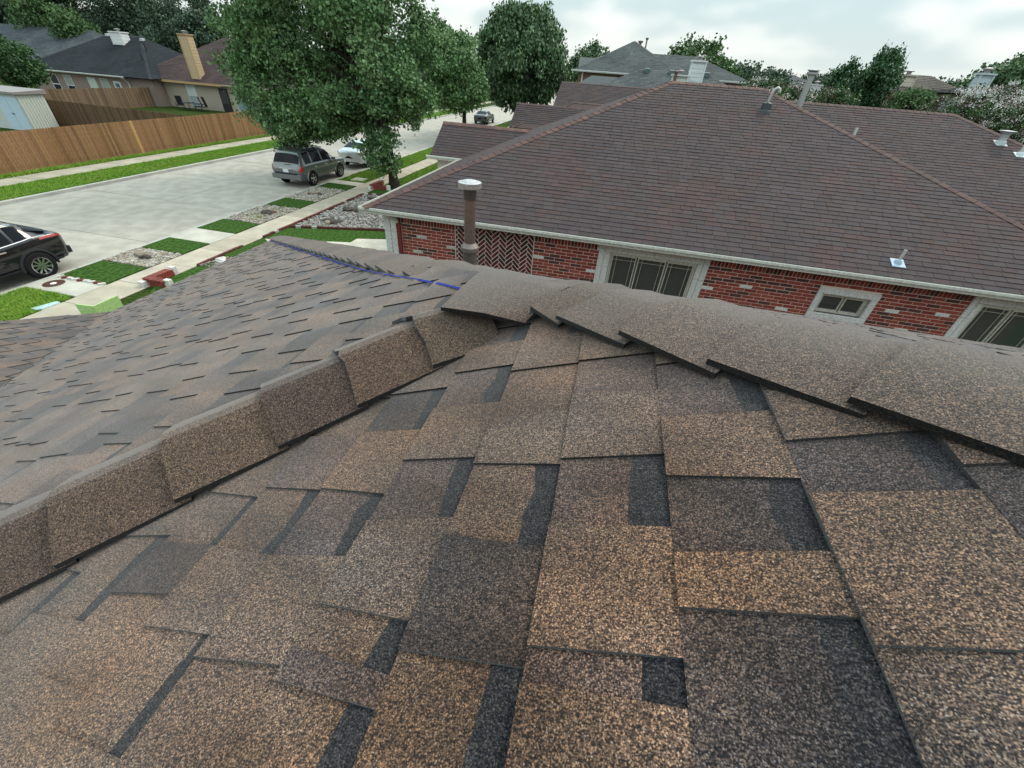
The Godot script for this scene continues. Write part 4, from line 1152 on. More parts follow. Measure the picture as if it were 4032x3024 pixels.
func corner_wall(c: Vector3, la: float, lb: float, label: String) -> void:
	# one arm along the pavement, one arm into the garden
	var t := thing("corner_wall", label, "brick wall", c, "low brick corner walls of the front gardens")
	var core := MB.new()
	core.slab(c.x - 0.085, c.x + 0.085, 0.08, 0.335, -c.z + 0.01, -c.z + la, Color(0.6, 0.55, 0.48)); core.slab(c.x + 0.085, c.x + lb, 0.08, 0.335, -c.z + 0.01, -c.z + 0.17, Color(0.6, 0.55, 0.48))
	part(t, "core", core, M.mortar)
	for r in 3:
		for arm in 2:
			var L := la if arm == 0 else lb
			var n := 4
			for i in n:
				for face in 2:
					var a := (i + (0.5 if r % 2 == 1 else 0.0)) * L / n; var b := minf(a + L / n - 0.012, L)
					if b - a < 0.04: continue
					var mb := MB.new(); var h := 0.09 + r * 0.075
					var col := vary(brick_cols[rng.randi() % 3], 0.2); col.a = 1
					if arm == 0:
						var x := c.x + (-0.1 if face == 0 else 0.1)
						mb.slab(x - 0.02, x + 0.02, h, h + 0.068, -c.z + a, -c.z + b, col)
					else:
						var dd := -c.z + (-0.008 if face == 0 else 0.17)
						mb.slab(c.x + a, c.x + b, h, h + 0.068, dd - 0.004, dd + 0.02, col)
					part(t, "brick", mb, M.brick)
	for i in 5:
		var mb := MB.new(); mb.slab(c.x - 0.12, c.x + 0.12, 0.302, 0.345, -c.z + i * la / 5 - 0.02, -c.z + (i + 1) * la / 5 - 0.045, vary(Color(0.3, 0.075, 0.055), 0.2)); part(t, "cap_brick", mb, M.brick)
	for i in 4:
		var mb := MB.new(); mb.slab(c.x + 0.125 + i * lb / 4.5, c.x + 0.1 + (i + 1) * lb / 4.5, 0.302, 0.345, -c.z - 0.03, -c.z + 0.2, vary(Color(0.3, 0.075, 0.055), 0.2)); part(t, "cap_brick", mb, M.brick)
	for q in [V(c.x, 0.23, -c.z + la + 0.08), V(c.x + lb + 0.08, 0.23, -c.z + 0.09), V(c.x - 0.06, 0.19, -c.z - 0.11)]:
		var mb := MB.new(); mb.at(q, Vector3(0.19, 0.3 if q.y > 0.2 else 0.2, 0.13), Color(0.78, 0.76, 0.7)); part(t, "end_stone", mb, M.stone)
func rock_mesh(sd: int, col: Color) -> ArrayMesh:
	var rows := []
	var f := FastNoiseLite.new(); f.seed = sd; f.frequency = 0.9
	for i in 8:
		var th := PI * i / 7.0; var ring := []
		for j in 11:
			var ph := TAU * (j % 10) / 10.0
			var p := Vector3(sin(th) * cos(ph), cos(th), sin(th) * sin(ph))
			ring.append(p * (1.0 + 0.55 * f.get_noise_3d(p.x * 1.6, p.y * 1.6, p.z * 1.6)) * Vector3(1, 0.66, 0.8))
		rows.append(ring)
	var mb := MB.new()
	for i in 7:
		for j in 10: mb.quad(rows[i][j], rows[i][j + 1], rows[i + 1][j + 1], rows[i + 1][j], col)
	return mb.mesh(M.stone)
var rock_n := 0
func rock_pile(c: Vector3, list: Array, kind: String, where: String) -> void:
	var tones := [Color(0.10, 0.085, 0.07), Color(0.34, 0.28, 0.2), Color(0.2, 0.12, 0.08), Color(0.72, 0.7, 0.66)]
	var words := ["dark brown", "tan", "reddish brown", "white"]
	var sizes := ["large", "smaller", "third", "fourth", "small"]
	for i in list.size():
		var q: Array = list[i]
		rock_n += 1
		var o := place(self, "rock", rock_mesh(rock_n * 13, tones[q[3]]), Transform3D(Basis.from_euler(Vector3(rng.randf_range(-0.4, 0.4), rng.randf() * TAU, rng.randf_range(-0.4, 0.4))).scaled(Vector3(1.0, 0.6, 0.85) * q[2] * 0.78), c + Vector3(q[0] * 0.8, q[2] * 0.2, q[1] * 0.8)))
		o.set_meta("label", "%s %s rock %s" % [sizes[i], words[q[3]], where]); o.set_meta("category", "rock"); o.set_meta("group", "rocks " + where)
func build_green_box() -> void:
	var c := V(-12.26, 0.12, 6.8)
	var t := thing("bed_edging", "pale green boards standing in an angle on the pavement edge", "board edging", c)
	var g := Color(0.42, 0.62, 0.24)
	for q in [[V(-0.52, 0, -0.05), V(0.0, 0, 0.025)], [V(-0.03, 0, 0.66), V(-0.025, 0, 0.0)]]:
		var mb := MB.new()
		var o: Vector3 = c; var a: Vector3 = q[0]; var e: Vector3 = q[1]; var up := Vector3(0, 0.36, 0)
		var f := [o, o + a, o + a + e, o + e]
		for i in 4: f.append(f[i] + up)
		quad_to(mb, f[4], f[5], f[6], f[7], g * 1.2, Vector3.UP)
		for i in 4:
			var j := (i + 1) % 4
			quad_to(mb, f[i], f[j], f[j + 4], f[i + 4], g, (f[i] + f[j]) / 2 - (o + (a + e) / 2))
		part(t, "board", mb, M.paint)
func build_small_ground() -> void:
	var mh := V(-15.32, 0.137, 7.94)
	var t := thing("utility_cover", "round brown utility cover with a white centre in the verge slab", "utility cover", mh)
	var a := MB.new(); a.lathe(mh, [Vector2(0.25, 0.0), Vector2(0.25, 0.012), Vector2(0.22, 0.016), Vector2(0.0, 0.016)], 24, Color(0.16, 0.07, 0.05)); part(t, "cover", a, M.metal)
	var b := MB.new(); b.lathe(mh + Vector3(0.02, 0.017, 0.02), [Vector2(0.075, 0.0), Vector2(0.07, 0.006), Vector2(0.0, 0.007)], 16, Color(0.8, 0.79, 0.74)); part(t, "plug", b, M.plain)
	var p := MB.new(); p.poly([Vector2(-14.25, 6.62), Vector2(-14.1, 7.12), Vector2(-13.95, 7.1), Vector2(-13.98, 6.7), Vector2(-14.1, 6.6)], 0.1, 0.165, Color(0.5, 0.68, 0.68))
	single("meter_lid", p, M.paint, "pale blue plate lying in the verge grass", "lid")
	var s2 := MB.new(); s2.bevel(-15.1, -14.35, 0.08, 0.16, 23.75, 24.5, 0.012, Color(0.6, 0.57, 0.5))
	single("meter_lid", s2, M.concrete, "square concrete lid in the verge grass near the pear tree", "lid")
	var we := MB.new()
	for i in 9: we.box(Transform3D(Basis(Vector3.UP, rng.randf()), V(CURB + 0.35 + i * 0.19, 0.15, 8.335 + rng.randf_range(-0.015, 0.015))), Vector3(0.17, 0.07, 0.08), vary(Color(0.75, 0.72, 0.66) if i % 3 != 1 else Color(0.2, 0.06, 0.045), 0.1))
	single("edging_stones", we, M.stone, "row of white and red edging stones beside the cover slab", "edging")

# ---- fences
func fence(a: Vector3, b: Vector3, h: float, tone: Color, label: String, face: float, odd := -1) -> void:
	var t := thing("wooden_fence", label, "fence", a, "cedar board fences")
	var L := a.distance_to(b); var dir := (b - a).normalized(); var out := dir.cross(Vector3.UP) * face
	var n := int(L / 0.142)
	var lib := []
	for i in 10:
		var mb := MB.new()
		var c := vary(tone, 0.3)
		var hh := h + rng.randf_range(-0.015, 0.02)
		mb.hexa([Vector3(-0.0655, 0, 0.009), Vector3(0.0655, 0, 0.009), Vector3(0.0655, 0, -0.009), Vector3(-0.0655, 0, -0.009), Vector3(-0.0655, hh - 0.03, 0.009), Vector3(0.0655, hh - 0.03, 0.009), Vector3(0.0655, hh - 0.03, -0.009), Vector3(-0.0655, hh - 0.03, -0.009)], c, false)
		mb.hexa([Vector3(-0.0655, hh - 0.03, 0.009), Vector3(0.0655, hh - 0.03, 0.009), Vector3(0.0655, hh - 0.03, -0.009), Vector3(-0.0655, hh - 0.03, -0.009), Vector3(-0.04, hh, 0.009), Vector3(0.04, hh, 0.009), Vector3(0.04, hh, -0.009), Vector3(-0.04, hh, -0.009)], c, false)
		lib.append(mb.mesh(M.wood))
	var orange := MB.new(); orange.at(Vector3(0, h / 2, 0), Vector3(0.15, h, 0.02), Color(0.78, 0.48, 0.2)); var om := orange.mesh(M.wood)
	var rest := MB.new()
	var bs := Basis(dir, Vector3.UP, dir.cross(Vector3.UP))
	for i in n:
		var p := a + dir * (i + 0.5) * L / n + out * rng.randf_range(0.0, 0.012)
		var q := Transform3D(bs * Basis(Vector3.BACK, rng.randf_range(-0.006, 0.006)), p)
		if i < 290 or i == odd: place(t, "board", om if i == odd else lib[rng.randi() % 10], q)
		else: rest.box(Transform3D(q.basis, p + Vector3.UP * h / 2), Vector3(0.131, h, 0.018), vary(tone, 0.2))
	if rest.v.size() > 0: part(t, "board_field", rest, M.wood).set_meta("kind", "stuff")
	for i in 3:
		var rl := MB.new(); var y := h * (0.15 + 0.35 * i)
		rl.box(Transform3D(bs, (a + b) / 2 - out * 0.04 + Vector3.UP * y), Vector3(L, 0.085, 0.038), tone * 0.9); part(t, "rail", rl, M.wood)
	var m := int(L / 2.4)
	for i in m + 1:
		var po := MB.new(); po.box(Transform3D(bs, a + dir * L * i / m - out * 0.1 + Vector3.UP * (h / 2 - 0.04)), Vector3(0.09, h - 0.08, 0.09), Color(0.16, 0.12, 0.09)); part(t, "post", po, M.wood)
func build_fences() -> void:
	fence(V(-29.95, 0.09, 5), V(-29.95, 0.09, 46.5), 1.85, Color(0.40, 0.225, 0.115), "long cedar board fence with one orange board beside the far pavement", 1.0, 133)
	fence(V(-52.25, 0.05, 30), V(-52.25, 0.05, 45.6), 1.85, Color(0.31, 0.215, 0.14), "weathered board fence between the yards behind the metal shed", 1.0)
	fence(V(-52.2, 0.05, 29.7), V(-30.1, 0.05, 28.7), 1.85, Color(0.2, 0.125, 0.075), "dark board fence crossing the yard to the street fence", 1.0)

# ---- the other houses
func plain_roof(parent: Node, x0: float, x1: float, d0: float, d1: float, h: float, slope: float, st: Dictionary, keep: int, capcol: Callable, gableW := false, gableE := false) -> float:
	# hipped roof over a rectangle whose ridge runs along x
	var half := (d1 - d0) / 2; var top := h + slope * half; var k := sqrt(1 + slope * slope)
	var a := x0 if gableW else x0 + half; var b := x1 if gableE else x1 - half
	var dm := (d0 + d1) / 2
	roof_slope(parent, "roof_slope", V(0, h, d0), V(1, 0, 0), V(0, slope, 1).normalized(), [Vector2(x0, 0), Vector2(x1, 0), Vector2(b, half * k), Vector2(a, half * k)], st.e, st, keep)
	var back := MB.new()
	back.quad(V(x1, h, d1), V(x0, h, d1), V(a, top, dm), V(b, top, dm), st.deck)
	part(parent, "roof_slope", back, st.mat)
	var ns := Vector3(0, 1, slope).normalized()
	if not gableW:
		roof_slope(parent, "roof_slope", V(x0, h, 0), V(0, 0, 1), Vector3(1, slope, 0).normalized(), [Vector2(d0, 0), Vector2(d1, 0), Vector2(dm, half * k)], st.e, st, 0)
		hip_caps(parent, V(x0, h, d0), V(a, top, dm), ns, Vector3(-slope, 1, 0).normalized(), capcol, 0.15, 0.3)
	if not gableE:
		roof_slope(parent, "roof_slope", V(x1, h, 0), V(0, 0, 1), Vector3(-1, slope, 0).normalized(), [Vector2(d0, 0), Vector2(d1, 0), Vector2(dm, half * k)], st.e, st, 0)
		hip_caps(parent, V(x1, h, d0), V(b, top, dm), ns, Vector3(slope, 1, 0).normalized(), capcol, 0.15, 0.3)
	if b - a > 0.4: ridge_caps(parent, V(a, top, dm), V(b, top, dm), slope, capcol, 0.15, 0.3)
	return top
func far_style(c: Color, e := 0.2) -> Dictionary:
	var st := tab_style(func(a: float, u: float, _r: bool) -> Color: return vary(c * (1.0 + 0.35 * nz.get_noise_2d(a * 0.8, u * 0.8)), 0.16), c * 0.4)
	st.w = Vector2(0.3, 0.55); st.t = 0.022; st.e = e; st.edge = c * 0.25
	return st
func far_window(parent: Node, x: float, h: float, w: float, hh: float, D: float, blind: Color, glass: Color) -> void:
	var bk := MB.new(); bk.slab(x, x + w, h, h + hh, D - 0.02, D - 0.01, glass)
	var win := part(parent, "window", bk, M.car_glass)
	var fr := MB.new(); var wc := Color(0.75, 0.75, 0.72)
	for q in [[x - 0.05, x, h - 0.05, h + hh + 0.05], [x + w, x + w + 0.05, h - 0.05, h + hh + 0.05], [x, x + w, h + hh, h + hh + 0.05], [x, x + w, h - 0.05, h], [x, x + w, h + hh * 0.47, h + hh * 0.52]]: fr.slab(q[0], q[1], q[2], q[3], D - 0.05, D - 0.01, wc)
	part(win, "frame", fr, M.paint)
	var bl := MB.new(); bl.slab(x + 0.02, x + w - 0.02, h + hh * 0.53, h + hh - 0.02, D - 0.035, D - 0.022, blind)
	part(win, "blind", bl, M.paint)
func chimney(parent: Node, c: Vector3, w: float, dd: float, h1: float, col: Color, trim: Color, lap := 0.3) -> void:
	var core := MB.new(); core.slab(c.x - w / 2 + 0.02, c.x + w / 2 - 0.02, c.y, h1, -c.z - dd / 2 + 0.02, -c.z + dd / 2 - 0.02, col * 0.8)
	var ch := part(parent, "chimney", core, M.paint)
	var n := int((h1 - c.y) / lap)
	for i in n:   # lapped siding boards
		var y := c.y + i * lap
		var mb := MB.new()
		mb.hexa([V(c.x - w / 2 - 0.012, y, -c.z - dd / 2 - 0.012), V(c.x + w / 2 + 0.012, y, -c.z - dd / 2 - 0.012), V(c.x + w / 2 + 0.012, y, -c.z + dd / 2 + 0.012), V(c.x - w / 2 - 0.012, y, -c.z + dd / 2 + 0.012),
			V(c.x - w / 2 + 0.006, y + lap, -c.z - dd / 2 + 0.006), V(c.x + w / 2 - 0.006, y + lap, -c.z - dd / 2 + 0.006), V(c.x + w / 2 - 0.006, y + lap, -c.z + dd / 2 - 0.006), V(c.x - w / 2 + 0.006, y + lap, -c.z + dd / 2 - 0.006)], vary(col, 0.04))
		part(ch, "siding_board", mb, M.paint)
	for sx in [-1, 1]:
		var tr := MB.new(); tr.slab(c.x + sx * w / 2 - 0.05, c.x + sx * w / 2 + 0.05, c.y, h1, -c.z - dd / 2 - 0.03, -c.z - dd / 2 + 0.03, trim); part(ch, "corner_board", tr, M.paint)
	var cp := MB.new(); cp.slab(c.x - w / 2 - 0.08, c.x + w / 2 + 0.08, h1, h1 + 0.1, -c.z - dd / 2 - 0.08, -c.z + dd / 2 + 0.08, trim); part(ch, "cap", cp, M.paint)
	var fl := MB.new(); fl.lathe(V(c.x, h1 + 0.1, -c.z), [Vector2(0.16, 0), Vector2(0.16, 0.16), Vector2(0.3, 0.18), Vector2(0.3, 0.24), Vector2(0.0, 0.3)], 14, Color(0.3, 0.29, 0.28)); part(ch, "flue", fl, M.metal)
func build_left_houses() -> void:
	# black roof; the wall stands just behind the end of the yard fence
	var t := thing("brick_house", "single-storey brick house under a black shingle roof with a white chimney", "house", V(-60, 0, 52), "houses across the street")
	var st := far_style(Color(0.036, 0.042, 0.052))
	var D := 45.85; var E := 2.68
	plain_roof(t, -69.6, -51.2, 45.25, 59.1, E, 0.53, st, 0, func() -> Color: return vary(Color(0.06, 0.068, 0.08), 0.2))
	var w := MB.new(); w.slab(-69.1, -51.8, 0, E - 0.1, D, 58.6, Color(0.62, 0.48, 0.41)); part(t, "wall", w, M.far_brick)
	part(t, "gutter", gutter_x(-69.8, -54.6, E + 0.03, 45.12, Color(0.74, 0.74, 0.68)), M.paint)
	for e in [[446, Color(0.03, 0.03, 0.035)], [566, Color(0.35, 0.38, 0.34)], [762, Color(0.6, 0.68, 0.64)], [866, Color(0.36, 0.4, 0.36)]]:
		var p := dp(e[0] / 2.1944, 690.0 / 2.1944, D)
		far_window(t, p.x, 0.45, 1.0, 1.8, D, e[1], Color(0.03, 0.035, 0.04))
	var p5 := dp(985 / 2.1944, 720 / 2.1944, D)
	var dr := MB.new(); dr.slab(p5.x, p5.x + 0.98, 0.12, 2.15, D - 0.06, D - 0.01, Color(0.72, 0.72, 0.7)); var door := part(t, "door", dr, M.paint)
	for i in 6:
		var pn := MB.new(); pn.slab(p5.x + 0.22 + (i % 2) * 0.3, p5.x + 0.47 + (i % 2) * 0.3, 0.75 + int(i / 2) * 0.42, 1.12 + int(i / 2) * 0.42, D - 0.08, D - 0.061, Color(0.1, 0.16, 0.18)); part(door, "pane", pn, M.car_glass)
	var dsp := MB.new(); dsp.tube([V(-55.0, E - 0.1, 45.2), V(-55.0, E - 0.35, 45.5), V(-55.0, E - 0.6, D - 0.08), V(-54.95, 0.1, D - 0.08)], [0.07, 0.07, 0.07, 0.07], 8, Color(0.75, 0.75, 0.7)); part(t, "downspout", dsp, M.paint)
	chimney(t, V(-59.6, 5.0, 50.9), 1.5, 1.0, 6.55, Color(0.75, 0.76, 0.74), Color(0.78, 0.78, 0.76), 0.3)
	for e in [[-62.4, 51.8], [-57.1, 51.4]]:
		var v := MB.new(); var y: float = E + 0.53 * (e[1] - 45.25)
		v.hexa([V(e[0] - 0.22, y, e[1] - 0.2), V(e[0] + 0.22, y, e[1] - 0.2), V(e[0] + 0.22, y + 0.1, e[1] + 0.2), V(e[0] - 0.22, y + 0.1, e[1] + 0.2), V(e[0] - 0.18, y + 0.22, e[1] - 0.16), V(e[0] + 0.18, y + 0.22, e[1] - 0.16), V(e[0] + 0.18, y + 0.28, e[1] + 0.16), V(e[0] - 0.18, y + 0.28, e[1] + 0.16)], Color(0.4, 0.42, 0.44)); part(t, "roof_vent", v, M.metal)
	for e in [[-55.3, 49.8, 0.85], [-54.6, 48.2, 0.7]]:
		var v := MB.new(); var y: float = E + 0.53 * (e[1] - 45.25); v.lathe(V(e[0], y, e[1]), [Vector2(0.07, -0.1), Vector2(0.07, e[2]), Vector2(0.0, e[2])], 8, Color(0.05, 0.05, 0.055)); part(t, "vent_pipe", v, M.metal)
	# tan brick, brown roof
	var t2 := thing("brick_house", "tan brick house with brown shingle roof and tall yellow siding chimney", "house", V(-45, 0, 53), "houses across the street")
	var st2 := far_style(Color(0.125, 0.082, 0.078))
	var D2 := 47.25
	plain_roof(t2, -55.7, -32.2, 46.7, 61.6, E, 0.55, st2, 0, func() -> Color: return vary(Color(0.14, 0.09, 0.085), 0.2))
	var w2 := MB.new(); w2.slab(-55.2, -32.7, 0, E - 0.1, D2, 61, Color(0.92, 0.79, 0.63)); part(t2, "wall", w2, M.far_brick)
	var fa := MB.new(); fa.slab(-55.6, -43.6, E - 0.2, E, 46.62, 46.72, Color(0.5, 0.33, 0.16)); part(t2, "fascia", fa, M.paint)
	part(t2, "gutter", gutter_x(-43.5, -32.2, E, 46.55, Color(0.6, 0.5, 0.36)), M.paint)
	chimney(t2, V(-47.05, 2.7, 47.6), 1.02, 0.85, 6.72, Color(0.56, 0.41, 0.25), Color(0.5, 0.34, 0.17), 0.28)
	var pw := dp(1605 / 2.1944, 735 / 2.1944, D2)
	far_window(t2, pw.x, 0.35, 1.1, 2.1, D2, Color(0.62, 0.7, 0.66), Color(0.3, 0.36, 0.37))
	var pw2 := dp(2020 / 2.1944, 775 / 2.1944, D2)
	far_window(t2, pw2.x, 0.35, 1.15, 2.0, D2, Color(0.55, 0.6, 0.57), Color(0.22, 0.28, 0.28)); far_window(t2, pw2.x + 1.28, 0.35, 1.15, 2.0, D2, Color(0.55, 0.6, 0.57), Color(0.22, 0.28, 0.28))
	var pd := dp(1885 / 2.1944, 760 / 2.1944, D2)
	var d2 := MB.new(); d2.slab(pd.x, pd.x + 1.1, 0.1, 2.3, D2 - 0.1, D2 - 0.02, Color(0.035, 0.03, 0.028)); var door2 := part(t2, "door", d2, M.paint, "dark barred security door")
	for i in 5:
		var b := MB.new(); b.slab(pd.x + 0.17 + i * 0.18, pd.x + 0.2 + i * 0.18, 0.9, 2.1, D2 - 0.125, D2 - 0.101, Color(0.3, 0.3, 0.28)); part(door2, "bar", b, M.metal)
	# far grey roof
	var t3 := thing("grey_house", "large house under a light grey shingle roof beyond the black roof", "house", V(-82, 0, 62), "houses across the street")
	var a1 := dp(0, 93, 66); var st3 := far_style(Color(0.13, 0.15, 0.165), 0.3)
	plain_roof(t3, -114.0, a1.x + 26.5, 57.5, 74.5, a1.y - 0.55 * 8.5, 0.55, st3, 0, func() -> Color: return vary(Color(0.12, 0.14, 0.155), 0.15))
	var w3 := MB.new(); w3.slab(-107.5, a1.x + 26, 0, a1.y - 0.55 * 8.5, 58, 74, Color(0.4, 0.3, 0.25)); part(t3, "wall", w3, M.far_brick)
	# shed, bin, garden furniture
	var sh := thing("metal_shed", "pale blue metal garden shed with double doors behind the cedar fence", "shed", V(-44, 0, 27.3))
	var s := MB.new(); s.slab(-46.5, -42.45, 0, 2.35, 26.55, 28.3, Color(0.6, 0.62, 0.58)); part(sh, "wall", s, M.paint)
	for i in 9:
		var rb := MB.new(); rb.slab(-42.45, -42.42, 0, 2.35, 26.62 + i * 0.185, 26.7 + i * 0.185, Color(0.66, 0.66, 0.58)); part(sh, "rib", rb, M.paint)
	for i in 2:
		var dd := MB.new(); dd.slab(-44.5 + i * 1.0, -43.52 + i * 1.0, 0.1, 2.2, 26.5, 26.54, Color(0.55, 0.68, 0.78)); var door3 := part(sh, "door", dd, M.paint)
		var kn := MB.new(); kn.slab(-43.6 + i * 0.14, -43.55 + i * 0.14, 1.1, 1.2, 26.46, 26.499, Color(0.3, 0.3, 0.3)); part(door3, "handle", kn, M.metal)
	var rf := MB.new(); rf.hexa([V(-46.7, 2.36, 26.35), V(-42.3, 2.36, 26.35), V(-42.3, 2.36, 28.5), V(-46.7, 2.36, 28.5), V(-46.7, 2.5, 26.35), V(-42.3, 2.5, 26.35), V(-42.3, 2.62, 28.5), V(-46.7, 2.62, 28.5)], Color(0.3, 0.27, 0.26)); part(sh, "roof", rf, M.paint)
	var pb := dp(1225 / 2.1944, 890 / 2.1944, 46.3)
	var bn := thing("wheeled_bin", "dark blue wheeled bin against the tan brick wall", "bin", V(pb.x, 0.1, 46.3))
	var bb := MB.new(); bb.hexa([V(pb.x - 0.3, 0.1, 46), V(pb.x + 0.3, 0.1, 46), V(pb.x + 0.3, 0.1, 46.6), V(pb.x - 0.3, 0.1, 46.6), V(pb.x - 0.4, 1.5, 45.95), V(pb.x + 0.4, 1.5, 45.95), V(pb.x + 0.4, 1.5, 46.7), V(pb.x - 0.4, 1.5, 46.7)], Color(0.01, 0.035, 0.13)); part(bn, "body", bb, M.plain)
	var lid := MB.new(); lid.hexa([V(pb.x - 0.43, 1.5, 45.9), V(pb.x + 0.43, 1.5, 45.9), V(pb.x + 0.43, 1.5, 46.75), V(pb.x - 0.43, 1.5, 46.75), V(pb.x - 0.38, 1.56, 45.95), V(pb.x + 0.38, 1.56, 45.95), V(pb.x + 0.38, 1.66, 46.7), V(pb.x - 0.38, 1.66, 46.7)], Color(0.012, 0.045, 0.16)); part(bn, "lid", lid, M.plain)
	garden_set()
func garden_chair(p: Vector3, turn: float, label: String, back_h: float) -> void:
	var t := thing("garden_chair", label, "chair", p, "black garden furniture by the tan wall")
	var X := Transform3D(Basis(Vector3.UP, turn), p)
	var bk := Color(0.012, 0.013, 0.016)
	var se := MB.new(); se.box(X * Transform3D(Basis(), Vector3(0, 0.42, 0)), Vector3(0.6, 0.05, 0.55), bk); part(t, "seat", se, M.plain)
	var ba := MB.new(); ba.box(X * Transform3D(Basis(Vector3.RIGHT, 0.2), Vector3(0, 0.42 + back_h / 2, -0.3)), Vector3(0.58, back_h, 0.05), bk); part(t, "backrest", ba, M.plain)
	for sx in [-1, 1]:
		var ar := MB.new(); ar.box(X * Transform3D(Basis(), Vector3(sx * 0.32, 0.65, 0.0)), Vector3(0.05, 0.04, 0.55), bk); part(t, "armrest", ar, M.plain)
		for sz in [-1, 1]:
			var le := MB.new(); le.tube([X * Vector3(sx * 0.3, 0.65 if sz > 0 else 0.42, sz * 0.25), X * Vector3(sx * 0.34, 0.0, sz * 0.3)], [0.02, 0.02], 6, bk); part(t, "leg", le, M.plain)
func garden_set() -> void:
	var c := dp(1640 / 2.1944, 930 / 2.1944, 45.4); c.y = 0.12
	var t := thing("garden_table", "black metal garden table between chairs by the tan wall", "table", c, "black garden furniture by the tan wall")
	var a := MB.new(); a.lathe(c, [Vector2(0.0, 0.72), Vector2(0.65, 0.72), Vector2(0.65, 0.68), Vector2(0.0, 0.68)], 20, Color(0.02, 0.022, 0.024)); part(t, "table_top", a, M.plain)
	for i in 4:
		var le := MB.new(); var q := Vector3(cos(i * PI / 2 + 0.7), 0, sin(i * PI / 2 + 0.7)); le.tube([c + q * 0.4 + Vector3.UP * 0.68, c + q * 0.55], [0.02, 0.02], 6, Color(0.02, 0.02, 0.022)); part(t, "leg", le, M.plain)
	garden_chair(c + V(-1.1, 0, -0.1), 0.6, "black high-backed garden chair next to the wheeled bin side of the table", 0.85)
	garden_chair(c + V(1.0, 0, 0.2), -0.9, "black garden chair on the security door side of the table", 0.9)
	garden_chair(c + V(1.7, 0, 0.1), -0.4, "black garden chair farthest along towards the security door", 0.95)
func build_back_houses() -> void:
	# brown-roofed house beyond the brick house
	var t := thing("brown_roof_house", "maroon-roofed house with front gables just beyond the brick house", "house", V(0, 0, 33))
	var st := tab_style(maroon); st.w = Vector2(0.3, 0.6); st.t = 0.02
	roof_slope(t, "roof_slope", V(0, 3.2, 27.6), V(1, 0, 0), V(0, 0.6, 1).normalized(), [Vector2(-6.42, 0), Vector2(-0.5, 0), Vector2(-0.5, 2.2), Vector2(-6.42, 2.2)], 0.17, st, 0)
	var wb := MB.new(); wb.quad(V(-0.5, 3.2, 31.4), V(-6.42, 3.2, 31.4), V(-6.42, 4.33, 29.5), V(-0.5, 4.33, 29.5), Color(0.12, 0.08, 0.08)); wb.tri(V(-6.3, 3.1, 31.3), V(-6.3, 3.1, 27.7), V(-6.3, 4.25, 29.5), Color(0.4, 0.35, 0.3)); part(t, "gable", wb, M.far_shingle)
	ridge_caps(t, V(-6.42, 4.34, 29.5), V(-2.5, 4.34, 29.5), 0.6, func() -> Color: return vary(Color(0.13, 0.085, 0.08), 0.2), 0.16, 0.3)
	# hip that rises behind the gable
	var p0 := onp(2012, 500, V(0, 3.2, 27.4), Vector3(0, 1, 0.41).normalized()); var p1 := onp(2257, 402, V(0, 3.2, 27.4), Vector3(0, 1, 0.41).normalized())
	var hs := MB.new(); hs.quad(V(p0.x, p0.y, -p0.z), V(4, p0.y, -p0.z), V(4, p1.y, -p1.z), V(p1.x, p1.y, -p1.z), Color(0.14, 0.092, 0.09)); part(t, "roof_slope", hs, M.far_shingle)
	hip_caps(t, p0, p1, Vector3(0, 1, 0.41).normalized(), Vector3(-0.41, 1, 0).normalized(), func() -> Color: return vary(Color(0.13, 0.085, 0.08), 0.2), 0.17, 0.28)
	ridge_caps(t, p1, V(4, p1.y, -p1.z), 0.41, func() -> Color: return vary(Color(0.13, 0.085, 0.08), 0.2), 0.16, 0.3)
	var c0 := dp(2212, 322, 36.0)
	roof_slope(t, "roof_slope", V(0, c0.y - 0.41 * 5.5, 30.5), V(1, 0, 0), V(0, 0.41, 1).normalized(), [Vector2(c0.x, 0), Vector2(7.0, 0), Vector2(7.0, 5.94), Vector2(c0.x, 5.94)], 0.17, st, 0)
	ridge_caps(t, V(c0.x, c0.y + 0.01, 36), V(7, c0.y + 0.01, 36), 0.41, func() -> Color: return vary(Color(0.13, 0.085, 0.08), 0.2), 0.16, 0.3)
	var w := MB.new(); w.slab(-6.2, 6.5, 0, 3.15, 28, 41, Color(0.3, 0.08, 0.06)); part(t, "wall", w, M.far_brick)
	# grey two-storey house
	var g := thing("grey_house", "two-storey brick house under a weathered grey shingle roof with white chimneys", "house", V(3, 0, 52))
	var sg := far_style(Color(0.155, 0.175, 0.175), 0.2); sg.t = 0.02
	var D := 48.0
	var e := dp(2263, 274, D); var e2 := dp(2950, 326, D); var pk := dp(2501, 163, D + 5.0); var rr := dp(2738, 224, D + 4.6); var rl := dp(2568, 208, D + 4.6)
	plain_roof(g, rl.x - 3.0, e2.x + 0.2, D, D + 9.2, e.y, (rr.y - e.y) / 4.6, sg, 0, func() -> Color: return vary(Color(0.14, 0.155, 0.155), 0.2), true)
	var sl := (pk.y - e.y) / 5.0
	plain_roof(g, e.x - 0.1, pk.x + 5.02, D - 0.03, D + 9.97, e.y, sl, sg, 0, func() -> Color: return vary(Color(0.14, 0.155, 0.155), 0.2))
	var gg := gutter_x(e.x - 0.2, rl.x, e.y + 0.02, D - 0.12, Color(0.7, 0.72, 0.66)); part(g, "gutter", gg, M.paint)
	var gg2 := gutter_x(e2.x - 3.5, e2.x + 0.3, e.y + 0.02, D - 0.14, Color(0.66, 0.68, 0.6)); part(g, "gutter", gg2, M.paint)
	var wl := MB.new(); wl.slab(e.x + 0.35, e2.x - 0.3, 0, e.y - 0.1, D + 0.4, D + 9, Color(0.4, 0.26, 0.18)); part(g, "wall", wl, M.far_brick)
	var dsx := dp(2288, 300, D - 0.1).x
